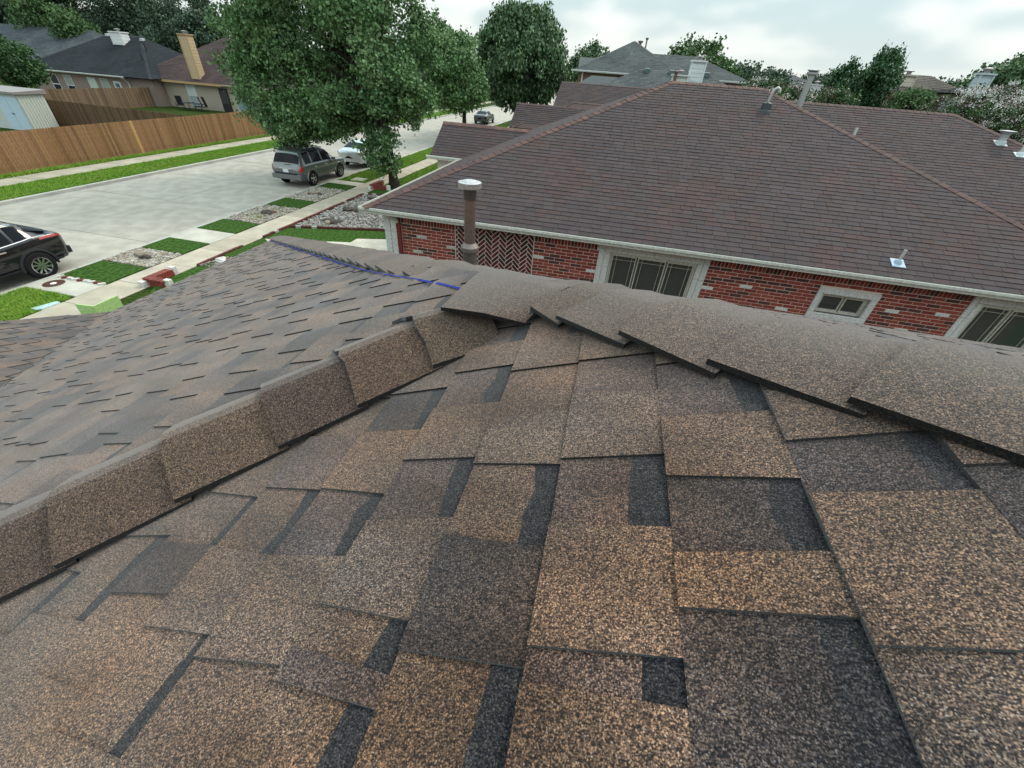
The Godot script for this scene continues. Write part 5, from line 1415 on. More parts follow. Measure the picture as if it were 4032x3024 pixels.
	var dsp := MB.new(); dsp.slab(dsx, dsx + 0.12, 0.2, e.y - 0.1, D + 0.28, D + 0.4, Color(0.68, 0.64, 0.56)); part(g, "downspout", dsp, M.paint)
	# left wing
	var lw := dp(2283, 224, D + 5); var lw2 := dp(2350, 228, D + 5)
	var lm := MB.new(); lm.quad(V(e.x + 0.1, e.y, D + 2.0), V(lw2.x + 2, e.y, D + 2.0), V(lw2.x + 2, lw.y, D + 5), V(lw.x, lw.y, D + 5), Color(0.17, 0.19, 0.19)); part(g, "roof_slope", lm, M.far_shingle)
	# low roof in front
	var lt := dp(2517, 273, 43.5); var lr := dp(2790, 294, 43.5)
	plain_roof(g, lt.x - 6.5, lr.x + 6.5, 37.0, 50.0, lt.y - 0.45 * 6.5, 0.45, sg, 0, func() -> Color: return vary(Color(0.14, 0.155, 0.155), 0.2))
	var l0 := dp(2330, 297, 43.0); var l1 := dp(2435, 305, 43.0)
	var lq := MB.new(); lq.quad(V(l0.x - 1.6, l0.y - 1.0, 41), V(l1.x, l0.y - 1.0, 41), V(l1.x, l0.y, 43), V(l0.x, l0.y, 43), Color(0.17, 0.19, 0.19)); part(g, "roof_slope", lq, M.far_shingle)
	for q in [[2547, 284], [2643, 291], [2781, 301]]:
		var p := onp(q[0], q[1], V(0, lt.y - 0.45 * 6.5, 37.0), Vector3(0, 1, 0.45).normalized())
		var mb := MB.new(); mb.hexa([p + V(-0.2, -0.05, -0.2), p + V(0.2, -0.05, -0.2), p + V(0.2, 0.1, 0.2), p + V(-0.2, 0.1, 0.2), p + V(-0.2, 0.22, -0.2), p + V(0.2, 0.22, -0.2), p + V(0.2, 0.26, 0.2), p + V(-0.2, 0.26, 0.2)], Color(0.12, 0.17, 0.18)); part(g, "roof_vent", mb, M.metal)
	var c1 := dp(2725, 243, 41.5); var c2 := dp(2780, 245, 41.5); var cb := dp(2750, 330, 41.5)
	chimney(g, V((c1.x + c2.x) / 2, cb.y - 0.4, 41.5), c2.x - c1.x, 0.9, c1.y, Color(0.68, 0.72, 0.72), Color(0.75, 0.77, 0.76), 0.26)
	var f1 := dp(2648, 298, 41.0); var f2 := dp(2708, 300, 41.0); var fb := dp(2680, 325, 41)
	chimney(g, V((f1.x + f2.x) / 2, fb.y - 0.6, 41.0), f2.x - f1.x, 1.0, f1.y, Color(0.6, 0.62, 0.54), Color(0.68, 0.7, 0.64), 0.2)
	var rp := dp(2652, 335, 40.4); var rpt := dp(2660, 283, 40.4)
	var pm := MB.new(); pm.lathe(V(rp.x, rp.y - 0.5, 40.4), [Vector2(0.09, 0), Vector2(0.09, rpt.y - rp.y + 0.4), Vector2(0.16, rpt.y - rp.y + 0.42), Vector2(0.17, rpt.y - rp.y + 0.55), Vector2(0.0, rpt.y - rp.y + 0.6)], 10, Color(0.2, 0.12, 0.1)); part(g, "vent_pipe", pm, M.metal)
	for q in [[2520, 178, 2521, 162, 0.12], [2542, 185, 2547, 150, 0.07]]:
		var a := dp(q[0], q[1], D + 5.4); var b := dp(q[2], q[3], D + 5.4)
		var vm := MB.new(); vm.lathe(V(a.x, a.y - 0.6, D + 5.4), [Vector2(q[4], 0), Vector2(q[4], b.y - a.y + 0.45), Vector2(q[4] * 2, b.y - a.y + 0.5), Vector2(q[4] * 2, b.y - a.y + 0.62), Vector2(0, b.y - a.y + 0.66)], 10, Color(0.24, 0.17, 0.15)); part(g, "vent_pipe", vm, M.metal)
	# houses far on the east side: [ridge px, eave px, d, colour, label]
	var tn := thing("tan_roof_house", "house with tan hip roof and pale chimney beyond the dark tree", "house", V(24, 0, 50), "distant houses behind the maroon roof")
	var ts := far_style(Color(0.2, 0.17, 0.145), 0.25)
	var tp := dp(3675, 301, 47.9); var te := dp(3835, 380, 45.5)
	var half := 2.4
	plain_roof(tn, te.x - 9.0, te.x, 45.5, 50.3, te.y, (tp.y - te.y) / half, ts, 0, func() -> Color: return vary(Color(0.19, 0.16, 0.14), 0.15))
	var tw := MB.new(); tw.slab(te.x - 8.6, te.x - 0.4, 0, te.y - 0.05, 46, 50, Color(0.45, 0.36, 0.29)); part(tn, "wall", tw, M.far_brick)
	var tg := MB.new(); tg.slab(te.x - 8.9, te.x, te.y - 0.16, te.y - 0.02, 45.4, 45.52, Color(0.14, 0.11, 0.09)); part(tn, "gutter", tg, M.paint)
	var tc := dp(3573, 300, 46.5); var tcb := dp(3560, 355, 46.5)
	chimney(tn, V(tc.x, tcb.y - 0.5, 46.5), 0.95, 0.8, tc.y, Color(0.55, 0.49, 0.4), Color(0.5, 0.44, 0.36), 0.25)
	var gr := thing("grey_roof_house", "house with dark grey roof and pale blue siding chimney beside white crape myrtle", "house", V(30, 0, 42), "distant houses behind the maroon roof")
	var gs := far_style(Color(0.15, 0.15, 0.15), 0.25)
	var g0 := dp(3885, 372, 38); var g1 := dp(4032, 340, 44)
	plain_roof(gr, g0.x, g0.x + 22, 38, 50, g0.y, (g1.y - g0.y) / 5.2, gs, 0, func() -> Color: return vary(Color(0.15, 0.15, 0.15), 0.15))
	var gwl := MB.new(); gwl.slab(g0.x + 0.4, g0.x + 21, 0, g0.y - 0.05, 38.4, 49, Color(0.5, 0.45, 0.36)); part(gr, "wall", gwl, M.far_brick)
	part(gr, "gutter", gutter_x(g0.x, g0.x + 22, g0.y + 0.02, 37.9, Color(0.66, 0.66, 0.58)), M.paint)
	far_window(gr, g0.x + 2.2, g0.y - 1.9, 2.4, 1.2, 38.4, Color(0.3, 0.36, 0.4), Color(0.16, 0.22, 0.27))
	var cc := dp(3893, 297, 39.0); var ccb := dp(3845, 385, 39.0)
	chimney(gr, V(cc.x - 0.2, ccb.y - 0.5, 39.0), 0.72, 0.6, cc.y, Color(0.5, 0.58, 0.62), Color(0.52, 0.58, 0.6), 0.25)
	var lo := thing("grey_roof_house", "low light grey roof between the green shrub and the white crape myrtle", "house", V(14, 0, 30), "distant houses behind the maroon roof")
	var l2 := dp(3690, 392, 29); var l3 := dp(3590, 440, 26)
	var ls := far_style(Color(0.19, 0.205, 0.215), 0.25)
	plain_roof(lo, l2.x - 3.6, l2.x + 4.0, 25.4, 32.6, l2.y - 0.45 * 3.6, 0.45, ls, 0, func() -> Color: return vary(Color(0.19, 0.2, 0.21), 0.15))
	var lw3 := MB.new(); lw3.slab(l2.x - 3.2, l2.x + 3.6, 0, l2.y - 0.45 * 3.6, 25.8, 32, Color(0.45, 0.4, 0.34)); part(lo, "wall", lw3, M.far_brick)
	var sm := thing("grey_roof_house", "small distant house with grey roof and white chimney behind the tall grey flue", "house", V(16, 0, 62), "distant houses behind the maroon roof")
	var s1 := dp(3290, 352, 62); var s2 := dp(3220, 345, 62)
	var ss := far_style(Color(0.19, 0.2, 0.21), 0.4)
	plain_roof(sm, s2.x - 2.0, s1.x + 3.0, 57, 67, s1.y - 2.2, 0.45, ss, 0, func() -> Color: return vary(Color(0.18, 0.19, 0.2), 0.15))
	var sw := MB.new(); sw.slab(s2.x - 1.5, s1.x + 2.5, 0, s1.y - 2.2, 57.5, 66, Color(0.5, 0.46, 0.4)); part(sm, "wall", sw, M.far_brick)
	var sc := dp(3213, 337, 58); chimney(sm, V(sc.x, sc.y - 2.4, 58), 0.9, 0.8, sc.y, Color(0.72, 0.72, 0.7), Color(0.7, 0.7, 0.68), 0.3)
	var s3 := dp(3130, 330, 75)
	var sn := thing("grey_roof_house", "smallest distant grey roof peeping over the white-flowering shrubs", "house", V(s3.x, 0, 80), "distant houses behind the maroon roof")
	plain_roof(sn, s3.x - 8, s3.x + 6, 75, 85, s3.y - 1.0, 0.4, far_style(Color(0.16, 0.17, 0.18), 0.5), 0, func() -> Color: return vary(Color(0.18, 0.19, 0.2), 0.15))
	var sw2 := MB.new(); sw2.slab(s3.x - 7.5, s3.x + 5.5, 0, s3.y - 1, 75.5, 84, Color(0.5, 0.46, 0.4)); part(sn, "wall", sw2, M.far_brick)

# ---- cars
func car_rows(st: Array, X: Transform3D) -> Array:
	var rows := []
	for s in st:
		var z: float = s[0]; var sill: float = s[1]; var sh: float = s[2]; var top: float = s[3]; var w: float = s[4]; var wt: float = s[5]
		var half := [Vector2(w * 0.8, sill), Vector2(w * 0.97, sill + 0.06), Vector2(w, lerpf(sill, sh, 0.45)), Vector2(w * 0.995, sh - 0.07), Vector2(w * 0.965, sh), Vector2(lerpf(w * 0.955, wt, 0.12), lerpf(sh, top, 0.1)), Vector2(lerpf(w * 0.955, wt, 0.9), lerpf(sh, top, 0.84)), Vector2(wt * 0.92, lerpf(sh, top, 0.98)), Vector2(wt * 0.5, top + 0.012), Vector2(0, top + 0.02)]
		var ring := []
		for p in half: ring.append(X * Vector3(p.x, p.y, z))
		for i in range(8, -1, -1): ring.append(X * Vector3(-half[i].x, half[i].y, z))
		rows.append(ring)
	return rows
func car_at(rows: Array, s: float, r: float) -> Vector3:
	var i := clampi(int(s), 0, rows.size() - 2); var j := clampi(int(r), 0, 17)
	var a: Vector3 = rows[i][j].lerp(rows[i][j + 1], r - j); var b: Vector3 = rows[i + 1][j].lerp(rows[i + 1][j + 1], r - j)
	return a.lerp(b, s - i)
func car_patch(parent: Node, called: String, rows: Array, c: Array, off: float, col: Color, m: Material) -> MeshInstance3D:
	# patch of the body skin between stations c0..c1 and ring places c2..c3, lifted off the skin
	var g := []
	for i in 7:
		var line := []
		for j in 7:
			var s: float = lerpf(c[0], c[1], i / 6.0); var r: float = lerpf(c[2], c[3], j / 6.0)
			var p := car_at(rows, s, r)
			var nn := (car_at(rows, s + 0.02, r) - car_at(rows, s - 0.02, r)).cross(car_at(rows, s, r + 0.05) - car_at(rows, s, r - 0.05)).normalized()
			line.append(p + nn * off)
		g.append(line)
	var mb := MB.new(); mb.grid(g, col)
	return part(parent, called, mb, m)
func ring_x(mb: MB, X: Transform3D, c: Vector3, prof: Array, seg: int, col: Color, a0 := 0.0, a1 := TAU) -> void:
	# body turned about the car's cross axis: profile of (radius, x)
	var rows := []
	for q in prof:
		var line := []
		for k in seg + 1:
			var a := lerpf(a0, a1, float(k) / seg)
			line.append(X * (c + Vector3(q.y, sin(a) * q.x, cos(a) * q.x)))
		rows.append(line)
	for i in rows.size() - 1: mb.grid([rows[i], rows[i + 1]], col, (rows[i + 1][0] - rows[i][0]).dot(X.basis.x) < 0)
func wheel(parent: Node, X: Transform3D, c: Vector3, sx: float, r: float, spokes: int, dark: bool) -> void:
	var ty := MB.new()
	ring_x(ty, X, c, [Vector2(r * 0.62, -sx * 0.1), Vector2(r * 0.9, -sx * 0.11), Vector2(r, -sx * 0.08), Vector2(r, sx * 0.08), Vector2(r * 0.93, sx * 0.11), Vector2(r * 0.7, sx * 0.115), Vector2(r * 0.64, sx * 0.1)], 28, Color(0.014, 0.014, 0.014))
	var w := part(parent, "wheel", ty, M.rubber)
	var rm := MB.new()
	ring_x(rm, X, c, [Vector2(r * 0.66, sx * 0.105), Vector2(r * 0.6, sx * 0.11), Vector2(r * 0.56, sx * 0.06)], 28, Color(0.5, 0.5, 0.5))
	ring_x(rm, X, c, [Vector2(r * 0.62, sx * 0.045), Vector2(0.001, sx * 0.045)], 20, Color(0.02, 0.02, 0.02))
	ring_x(rm, X, c, [Vector2(r * 0.16, sx * 0.06), Vector2(r * 0.14, sx * 0.1), Vector2(0.001, sx * 0.105)], 14, Color(0.42, 0.42, 0.42))
	part(w, "rim", rm, M.chrome)
	for i in spokes:
		var sp := MB.new(); var a := TAU * i / spokes + 0.3
		sp.box(X * Transform3D(Basis(Vector3.RIGHT, -a), c + Vector3(sx * 0.088, sin(a) * r * 0.36, cos(a) * r * 0.36)), Vector3(0.025, r * (0.12 if spokes > 6 else 0.17), r * 0.46), Color(0.55, 0.55, 0.55) if not dark else Color(0.45, 0.45, 0.45))
		part(w, "spoke", sp, M.chrome)
func build_car(called: String, label: String, cat: String, pos: Vector3, turn: float, st: Array, o: Dictionary) -> void:
	var t := thing(called, label, cat, pos, o.get("group", "cars parked along the street"))
	var X := Transform3D(Basis(Vector3.UP, turn), pos)
	var rows := car_rows(st, X)
	var body := MB.new()
	body.grid(rows, o.paint)
	for e in [0, rows.size() - 1]:
		var c := Vector3.ZERO
		for p in rows[e]: c += p
		c /= rows[e].size()
		for j in 18:
			if e == 0: body.tri(c, rows[e][j], rows[e][j + 1], o.paint)
			else: body.tri(c, rows[e][j + 1], rows[e][j], o.paint)
	part(t, "body", body, M.car_paint)
	var under := MB.new()
	for i in rows.size() - 1: under.quad(rows[i][0], rows[i][18], rows[i + 1][18], rows[i + 1][0], Color(0.015, 0.015, 0.015))
	part(t, "underbody", under, M.rubber)
	var gl := Color(0.012, 0.014, 0.016)
	for q in o.glass: car_patch(t, "window", rows, q, 0.014, gl, M.car_glass)
	for q in o.glass_sides:
		car_patch(t, "window", rows, q, 0.014, gl, M.car_glass)
		car_patch(t, "window", rows, [q[0], q[1], 18.0 - q[3], 18.0 - q[2]], 0.014, gl, M.car_glass)
	for q in o.tail:
		car_patch(t, "tail_light", rows, q, 0.012, Color(0.42, 0.008, 0.01), M.lamp_glass)
		car_patch(t, "tail_light", rows, [q[0], q[1], 18.0 - q[3], 18.0 - q[2]], 0.012, Color(0.42, 0.008, 0.01), M.lamp_glass)
	for q in o.head:
		car_patch(t, "headlight", rows, q, 0.012, Color(0.6, 0.6, 0.6), M.lamp_glass)
		car_patch(t, "headlight", rows, [q[0], q[1], 18.0 - q[3], 18.0 - q[2]], 0.012, Color(0.6, 0.6, 0.6), M.lamp_glass)
	for q in o.get("strip", []):
		car_patch(t, "trim_strip", rows, q, 0.016, o.trim, M.chrome)
		car_patch(t, "trim_strip", rows, [q[0], q[1], 18.0 - q[3], 18.0 - q[2]], 0.016, o.trim, M.chrome)
	for q in o.get("cladding", []):
		car_patch(t, "cladding", rows, q, 0.014, o.clad, M.rubber)
		car_patch(t, "cladding", rows, [q[0], q[1], 18.0 - q[3], 18.0 - q[2]], 0.014, o.clad, M.rubber)
	for q in o.get("rear_bits", []):   # [name, box centre, size, colour, material]
		var mb := MB.new(); mb.box(X * Transform3D(Basis(), q[1]), q[2], q[3]); part(t, q[0], mb, q[4])
	for sx in [-1.0, 1.0]:
		for z in o.wheels:
			var well := MB.new(); var r: float = o.r
			ring_x(well, X, Vector3(sx * (o.w - 0.02), r, z), [Vector2(r * 1.13, sx * 0.026), Vector2(0.001, sx * 0.026)], 24, Color(0.008, 0.008, 0.008), -0.05, PI + 0.05)
			part(t, "wheel_well", well, M.rubber)
			var ar := MB.new()
			ring_x(ar, X, Vector3(sx * (o.w - 0.02), r, z), [Vector2(r * 1.12, sx * 0.0), Vector2(r * 1.12, sx * 0.045), Vector2(r * 1.24, sx * 0.04), Vector2(r * 1.3, sx * 0.0)], 24, o.arch, -0.12, PI + 0.12)
			part(t, "wheel_arch", ar, o.arch_mat)
			wheel(t, X, Vector3(sx * (o.w - 0.075), r, z), sx, r, o.spokes, false)
		if o.has("mirror_z"):
			var mi := MB.new(); mi.box(X * Transform3D(Basis(), Vector3(sx * (o.w + 0.07), o.mirror_h, o.mirror_z)), Vector3(0.2, 0.15, 0.1), o.paint); part(t, "mirror", mi, M.car_paint)
		for z in o.get("handles", []):
			var ha := MB.new(); ha.box(X * Transform3D(Basis(), Vector3(sx * (o.w + 0.008), o.handle_h, z)), Vector3(0.03, 0.035, 0.2), o.trim); part(t, "door_handle", ha, M.chrome)
		if o.has("rails"):
			var ra := MB.new(); ra.tube([X * Vector3(sx * 0.62, o.rails, 1.6), X * Vector3(sx * 0.63, o.rails + 0.06, 1.4), X * Vector3(sx * 0.63, o.rails + 0.075, 0.5), X * Vector3(sx * 0.62, o.rails + 0.04, -0.3)], [0.02, 0.022, 0.022, 0.018], 8, Color(0.05, 0.05, 0.052)); part(t, "roof_rail", ra, M.plain)
func build_cars() -> void:
	var suv := [[2.30, 0.50, 0.86, 0.90, 0.72, 0.6], [2.25, 0.40, 0.97, 1.0, 0.84, 0.7], [2.17, 0.36, 1.06, 1.12, 0.9, 0.76], [1.93, 0.34, 1.08, 1.66, 0.92, 0.67], [1.76, 0.34, 1.07, 1.71, 0.93, 0.69], [0.6, 0.33, 1.06, 1.74, 0.93, 0.70], [-0.3, 0.33, 1.04, 1.70, 0.93, 0.69], [-0.46, 0.33, 1.03, 1.65, 0.93, 0.67], [-1.15, 0.33, 1.02, 1.10, 0.92, 0.72], [-1.3, 0.33, 1.0, 1.05, 0.91, 0.75], [-1.95, 0.34, 0.93, 0.98, 0.9, 0.74], [-2.2, 0.38, 0.78, 0.83, 0.85, 0.7], [-2.3, 0.45, 0.6, 0.63, 0.7, 0.6]]
	var grey := Color(0.125, 0.14, 0.14)
	var base := {"paint": grey, "glass": [[2.12, 2.9, 5.9, 12.1], [7.08, 7.9, 6.2, 11.8]], "glass_sides": [[4.05, 4.5, 5.0, 6.35], [4.62, 5.42, 5.0, 6.35], [5.55, 7.3, 5.0, 6.3]], "tail": [[0.75, 2.6, 2.5, 4.35]], "head": [[10.2, 11.6, 2.6, 4.2]],
		"strip": [[4.3, 8.2, 1.55, 1.72]], "trim": Color(0.66, 0.66, 0.66), "w": 0.93, "r": 0.375, "wheels": [1.36, -1.35], "spokes": 5, "arch": Color(0.16, 0.175, 0.175), "arch_mat": M.car_paint, "mirror_z": -0.75, "mirror_h": 1.12, "handles": [0.95, -0.05], "handle_h": 0.93, "rails": 1.70,
		"rear_bits": [["bumper", Vector3(0, 0.55, 2.29), Vector3(1.72, 0.24, 0.16), Color(0.14, 0.15, 0.155), M.car_paint], ["bumper_pad", Vector3(0, 0.70, 2.31), Vector3(1.3, 0.06, 0.12), Color(0.03, 0.03, 0.032), M.rubber], ["number_plate", Vector3(0.0, 0.83, 2.305), Vector3(0.32, 0.16, 0.02), Color(0.62, 0.64, 0.66), M.plain], ["tailgate_trim", Vector3(0, 0.945, 2.29), Vector3(0.78, 0.05, 0.05), Color(0.7, 0.7, 0.7), M.chrome], ["rear_wiper", Vector3(0.12, 1.13, 2.2), Vector3(0.4, 0.02, 0.02), Color(0.01, 0.01, 0.01), M.plain], ["roof_rack", Vector3(0, 1.79, 1.2), Vector3(1.26, 0.03, 0.05), Color(0.05, 0.05, 0.05), M.plain], ["roof_rack", Vector3(0, 1.80, 0.0), Vector3(1.26, 0.03, 0.05), Color(0.05, 0.05, 0.05), M.plain]]}
	build_car("parked_car", "silver grey estate SUV parked by the verge with roof rails and red tail lamps", "car", V(-17.28, 0.0, 23.48), 0.0, suv, base)
	# black crossover facing this way
	var cr := [[2.42, 0.62, 0.95, 0.98, 0.6, 0.5], [2.36, 0.42, 1.05, 1.08, 0.84, 0.7], [2.2, 0.36, 1.12, 1.17, 0.93, 0.72], [1.55, 0.33, 1.13, 1.52, 0.95, 0.64], [1.3, 0.32, 1.1, 1.6, 0.955, 0.67], [0.4, 0.31, 1.05, 1.68, 0.955, 0.69], [-0.3, 0.31, 1.03, 1.64, 0.955, 0.68], [-0.5, 0.31, 1.02, 1.58, 0.95, 0.66], [-1.3, 0.31, 1.0, 1.06, 0.94, 0.72], [-1.5, 0.32, 0.98, 1.02, 0.93, 0.74], [-2.1, 0.34, 0.88, 0.93, 0.9, 0.7], [-2.35, 0.4, 0.7, 0.75, 0.82, 0.65], [-2.45, 0.48, 0.58, 0.6, 0.66, 0.5]]
	var b2 := base.duplicate()
	b2.merge({"paint": Color(0.006, 0.006, 0.008), "glass": [[2.15, 2.88, 5.6, 12.4], [7.1, 7.9, 6.2, 11.8]], "glass_sides": [[3.2, 4.1, 5.0, 6.0], [4.2, 5.0, 5.0, 6.35], [5.1, 7.2, 5.0, 6.3]], "tail": [[0.9, 2.7, 3.05, 3.85]], "strip": [[2.4, 3.6, 4.25, 4.55], [3.6, 8.0, 4.25, 4.5], [3.4, 7.0, 6.4, 6.6]], "cladding": [[0.3, 11.5, 0.3, 1.25]], "clad": Color(0.03, 0.03, 0.032), "w": 0.955, "r": 0.385, "wheels": [1.41, -1.41], "spokes": 10, "arch": Color(0.03, 0.03, 0.033), "arch_mat": M.rubber, "handles": [0.75, -0.3], "handle_h": 0.98,
		"rear_bits": [["bumper", Vector3(0, 0.55, 2.38), Vector3(1.6, 0.2, 0.14), Color(0.03, 0.03, 0.032), M.rubber], ["number_plate", Vector3(0, 0.85, 2.43), Vector3(0.32, 0.16, 0.02), Color(0.6, 0.62, 0.64), M.plain]]}, true)
	b2.erase("rails")
	build_car("parked_car", "black crossover with chrome window line parked with its rear wheel by the brown cover", "car", V(-17.13, 0.0, 8.38 - 1.41), PI, cr, b2)
	# saloons
	var sd := [[2.25, 0.5, 0.85, 0.88, 0.66, 0.5], [2.2, 0.36, 0.95, 0.98, 0.8, 0.66], [2.05, 0.3, 1.0, 1.06, 0.86, 0.68], [1.75, 0.28, 1.0, 1.09, 0.87, 0.66], [1.0, 0.27, 0.98, 1.40, 0.88, 0.60], [0.7, 0.27, 0.97, 1.44, 0.88, 0.62], [0.1, 0.27, 0.96, 1.46, 0.88, 0.62], [-0.2, 0.27, 0.95, 1.42, 0.88, 0.61], [-1.0, 0.27, 0.94, 1.0, 0.87, 0.68], [-1.15, 0.27, 0.92, 0.96, 0.87, 0.7], [-1.85, 0.3, 0.82, 0.86, 0.84, 0.68], [-2.15, 0.34, 0.68, 0.72, 0.78, 0.62], [-2.25, 0.42, 0.55, 0.57, 0.62, 0.5]]
	var b3 := base.duplicate()
	b3.merge({"paint": Color(0.72, 0.76, 0.77), "glass": [[3.15, 3.9, 6.0, 12.0], [7.1, 7.9, 6.2, 11.8]], "glass_sides": [[4.1, 5.5, 5.0, 6.3], [5.7, 7.3, 5.0, 6.3]], "tail": [[0.8, 2.4, 3.0, 4.4]], "strip": [], "w": 0.88, "r": 0.33, "wheels": [1.32, -1.32], "spokes": 7, "arch": Color(0.6, 0.64, 0.65), "mirror_z": -0.65, "mirror_h": 1.0, "handle_h": 0.86, "handles": [0.85, -0.1],
		"rear_bits": [["bumper", Vector3(0, 0.5, 2.22), Vector3(1.5, 0.2, 0.1), Color(0.66, 0.7, 0.71), M.car_paint], ["number_plate", Vector3(0, 0.8, 2.255), Vector3(0.32, 0.15, 0.02), Color(0.6, 0.62, 0.64), M.plain]]}, true)
	b3.erase("rails")
	build_car("parked_car", "white saloon parked ahead of the silver SUV, half hidden by pear leaves", "car", V(-17.2, 0, 29.6), 0.0, sd, b3)
	var b4 := b3.duplicate(); b4.merge({"paint": Color(0.015, 0.018, 0.02), "arch": Color(0.012, 0.012, 0.014), "rear_bits": [["bumper", Vector3(0, 0.5, 2.22), Vector3(1.5, 0.2, 0.1), Color(0.012, 0.012, 0.014), M.car_paint]]}, true)
	build_car("parked_car", "dark saloon seen over the gabled porch roof", "car", V(-18.0, 0, 62.5), 0.0, sd, b4)
	var b5 := base.duplicate(); b5.merge({"paint": Color(0.02, 0.03, 0.03), "arch": Color(0.015, 0.02, 0.02)}, true)
	build_car("parked_car", "distant dark SUV at the far kerb near the bend of grass", "car", V(-23.6, 0, 96), PI, suv, b5)

# ---- trees and shrubs
func leaf_cluster(sd: int, n: int, size: float, tint: Color, mt: Material) -> ArrayMesh:
	var r := RandomNumberGenerator.new(); r.seed = sd
	var mb := MB.new()
	for i in n:
		var o := Vector3(r.randf_range(-1, 1), r.randf_range(-1, 1), r.randf_range(-1, 1))
		if o.length() > 1: o = o.normalized() * r.randf()
		var d := Vector3(r.randf_range(-1, 1), r.randf_range(-1.1, 0.3), r.randf_range(-1, 1)).normalized()
		var s := d.cross(Vector3(r.randf_range(-1, 1), r.randf_range(-0.3, 1), r.randf_range(-1, 1))).normalized()
		var up := s.cross(d)
		var L := size * r.randf_range(0.75, 1.25); var w := L * 0.42
		var c := tint * r.randf_range(0.72, 1.2); c.a = 1
		var a := o; var b := o + d * L * 0.45 + s * w + up * w * 0.25; var e := o + d * L; var f := o + d * L * 0.45 - s * w + up * w * 0.25
		mb.tri(a, b, e, c); mb.tri(a, e, f, c)
	return mb.mesh(mt)
var clusters := {}
const LEAVES := {"pear": [11, 0.42], "fine": [11, 0.4], "coarse": [12, 0.55], "flower": [11, 0.36]}
func cluster(kind: String, tint: Color, k: int) -> ArrayMesh:
	var key := "%s %s %d" % [kind, tint, k]
	if not clusters.has(key):
		clusters[key] = leaf_cluster(k + 1, LEAVES[kind][0], LEAVES[kind][1], tint, M.blade if kind == "flower" else M.leaf)
	return clusters[key]
func crown(parent: Node, blobs: Array, n: int, kind: String, size: float, cols: Array, gap := -0.22, called := "crown", stretch := 1.0, shell := 0.5) -> void:
	var vol := 0.0
	for b in blobs: vol += pow(b[3] * b[4] * b[5], 0.667)
	var st := SurfaceTool.new()
	for b in blobs:
		var m := int(n * pow(b[3] * b[4] * b[5], 0.667) / vol)
		# clumps spread over the blob, each a small cloud of leaf sprays
		var lumps := []
		var nl := 34
		for i in nl:
			var d := Vector3(rng.randfn(), rng.randfn() + 0.1, rng.randfn()).normalized()
			var f := lerpf(shell, 0.95, sqrt(rng.randf())) * (1.0 + 0.2 * nz.get_noise_3d(d.x * 5.0 + b[0], d.y * 5.0, d.z * 5.0 + b[2]))
			lumps.append([V(b[0], b[1], b[2]) + Vector3(d.x * b[3], d.y * b[4], d.z * b[5]) * f, rng.randf_range(0.2, 0.36), rng.randi() % cols.size()])
		for i in m:
			var L: Array = lumps[rng.randi() % nl]
			var d := Vector3(rng.randfn(), rng.randfn(), rng.randfn()).normalized() * pow(rng.randf(), 0.45)
			var p: Vector3 = L[0] + Vector3(d.x * b[3], d.y * b[4] * 0.85, d.z * b[5]) * L[1]
			if nz.get_noise_3d(p.x * 1.6, p.y * 1.6, p.z * 1.6) < gap: continue
			if p.y < 0.25: continue
			var s := size * rng.randf_range(0.7, 1.3)
			var x := Transform3D(Basis.from_euler(Vector3(rng.randf_range(-0.5, 0.5), rng.randf() * TAU, rng.randf_range(-0.5, 0.5))).scaled(Vector3(s, s * stretch, s)), p)
			st.append_from(cluster(kind, cols[L[2] if rng.randf() < 0.5 else rng.randi() % cols.size()], rng.randi() % 3), 0, x)
	var o := MeshInstance3D.new()
	o.mesh = st.commit()
	o.mesh.surface_set_material(0, M.blade if kind == "flower" else M.leaf)
	put(parent, o, called)
	if parent != self: o.position = -origin_of(parent)
func trunk(parent: Node, base: Vector3, top: Vector3, r: float, limbs: Array, col: Color) -> void:
	var mb := MB.new()
	var pts := []; var rd := []
	for i in 9:
		var f := i / 8.0
		pts.append(base.lerp(top, f) + Vector3(sin(f * 4.0 + base.x) * 0.06, 0, cos(f * 5.0) * 0.06) * f * 2.0)
		rd.append(r * (1.35 if i == 0 else lerpf(1.0, 0.45, f)))
	mb.tube(pts, rd, 12, col)
	part(parent, "trunk", mb, M.bark)
	for e in limbs:
		var lm := MB.new()
		var s := base.lerp(top, rng.randf_range(0.55, 0.95)); var lp := []; var lr := []
		for i in 6:
			var f := i / 5.0
			lp.append(s.lerp(e, f) + Vector3(0, sin(f * PI) * 0.35, 0) + Vector3(sin(f * 7 + e.x), 0, cos(f * 6 + e.z)) * 0.08 * f); lr.append(r * lerpf(0.45, 0.06, f))
		lm.tube(lp, lr, 8, col)
		part(parent, "limb", lm, M.bark)
func tree(called: String, label: String, base: Vector3, r: float, blobs: Array, n: int, kind: String, size: float, cols: Array, group := "", gap := -0.22, stretch := 1.0, shell := 0.5) -> Node3D:
	var t := thing(called, label, "tree", base, group)
	var b0: Array = blobs[0]
	var limbs := []
	for b in blobs:
		limbs.append(V(b[0], b[1], b[2])); limbs.append(V(b[0] + b[3] * 0.5, b[1] + b[4] * 0.4, b[2] - b[5] * 0.4)); limbs.append(V(b[0] - b[3] * 0.5, b[1] + b[4] * 0.3, b[2] + b[5] * 0.3))
	trunk(t, base, V(lerpf(base.x, b0[0], 0.14), b0[1] * 0.9, lerpf(-base.z, b0[2], 0.2)), r, limbs, Color(0.13, 0.105, 0.085))
	crown(t, blobs, n, kind, size, cols, gap, "crown", stretch, shell)
	return t
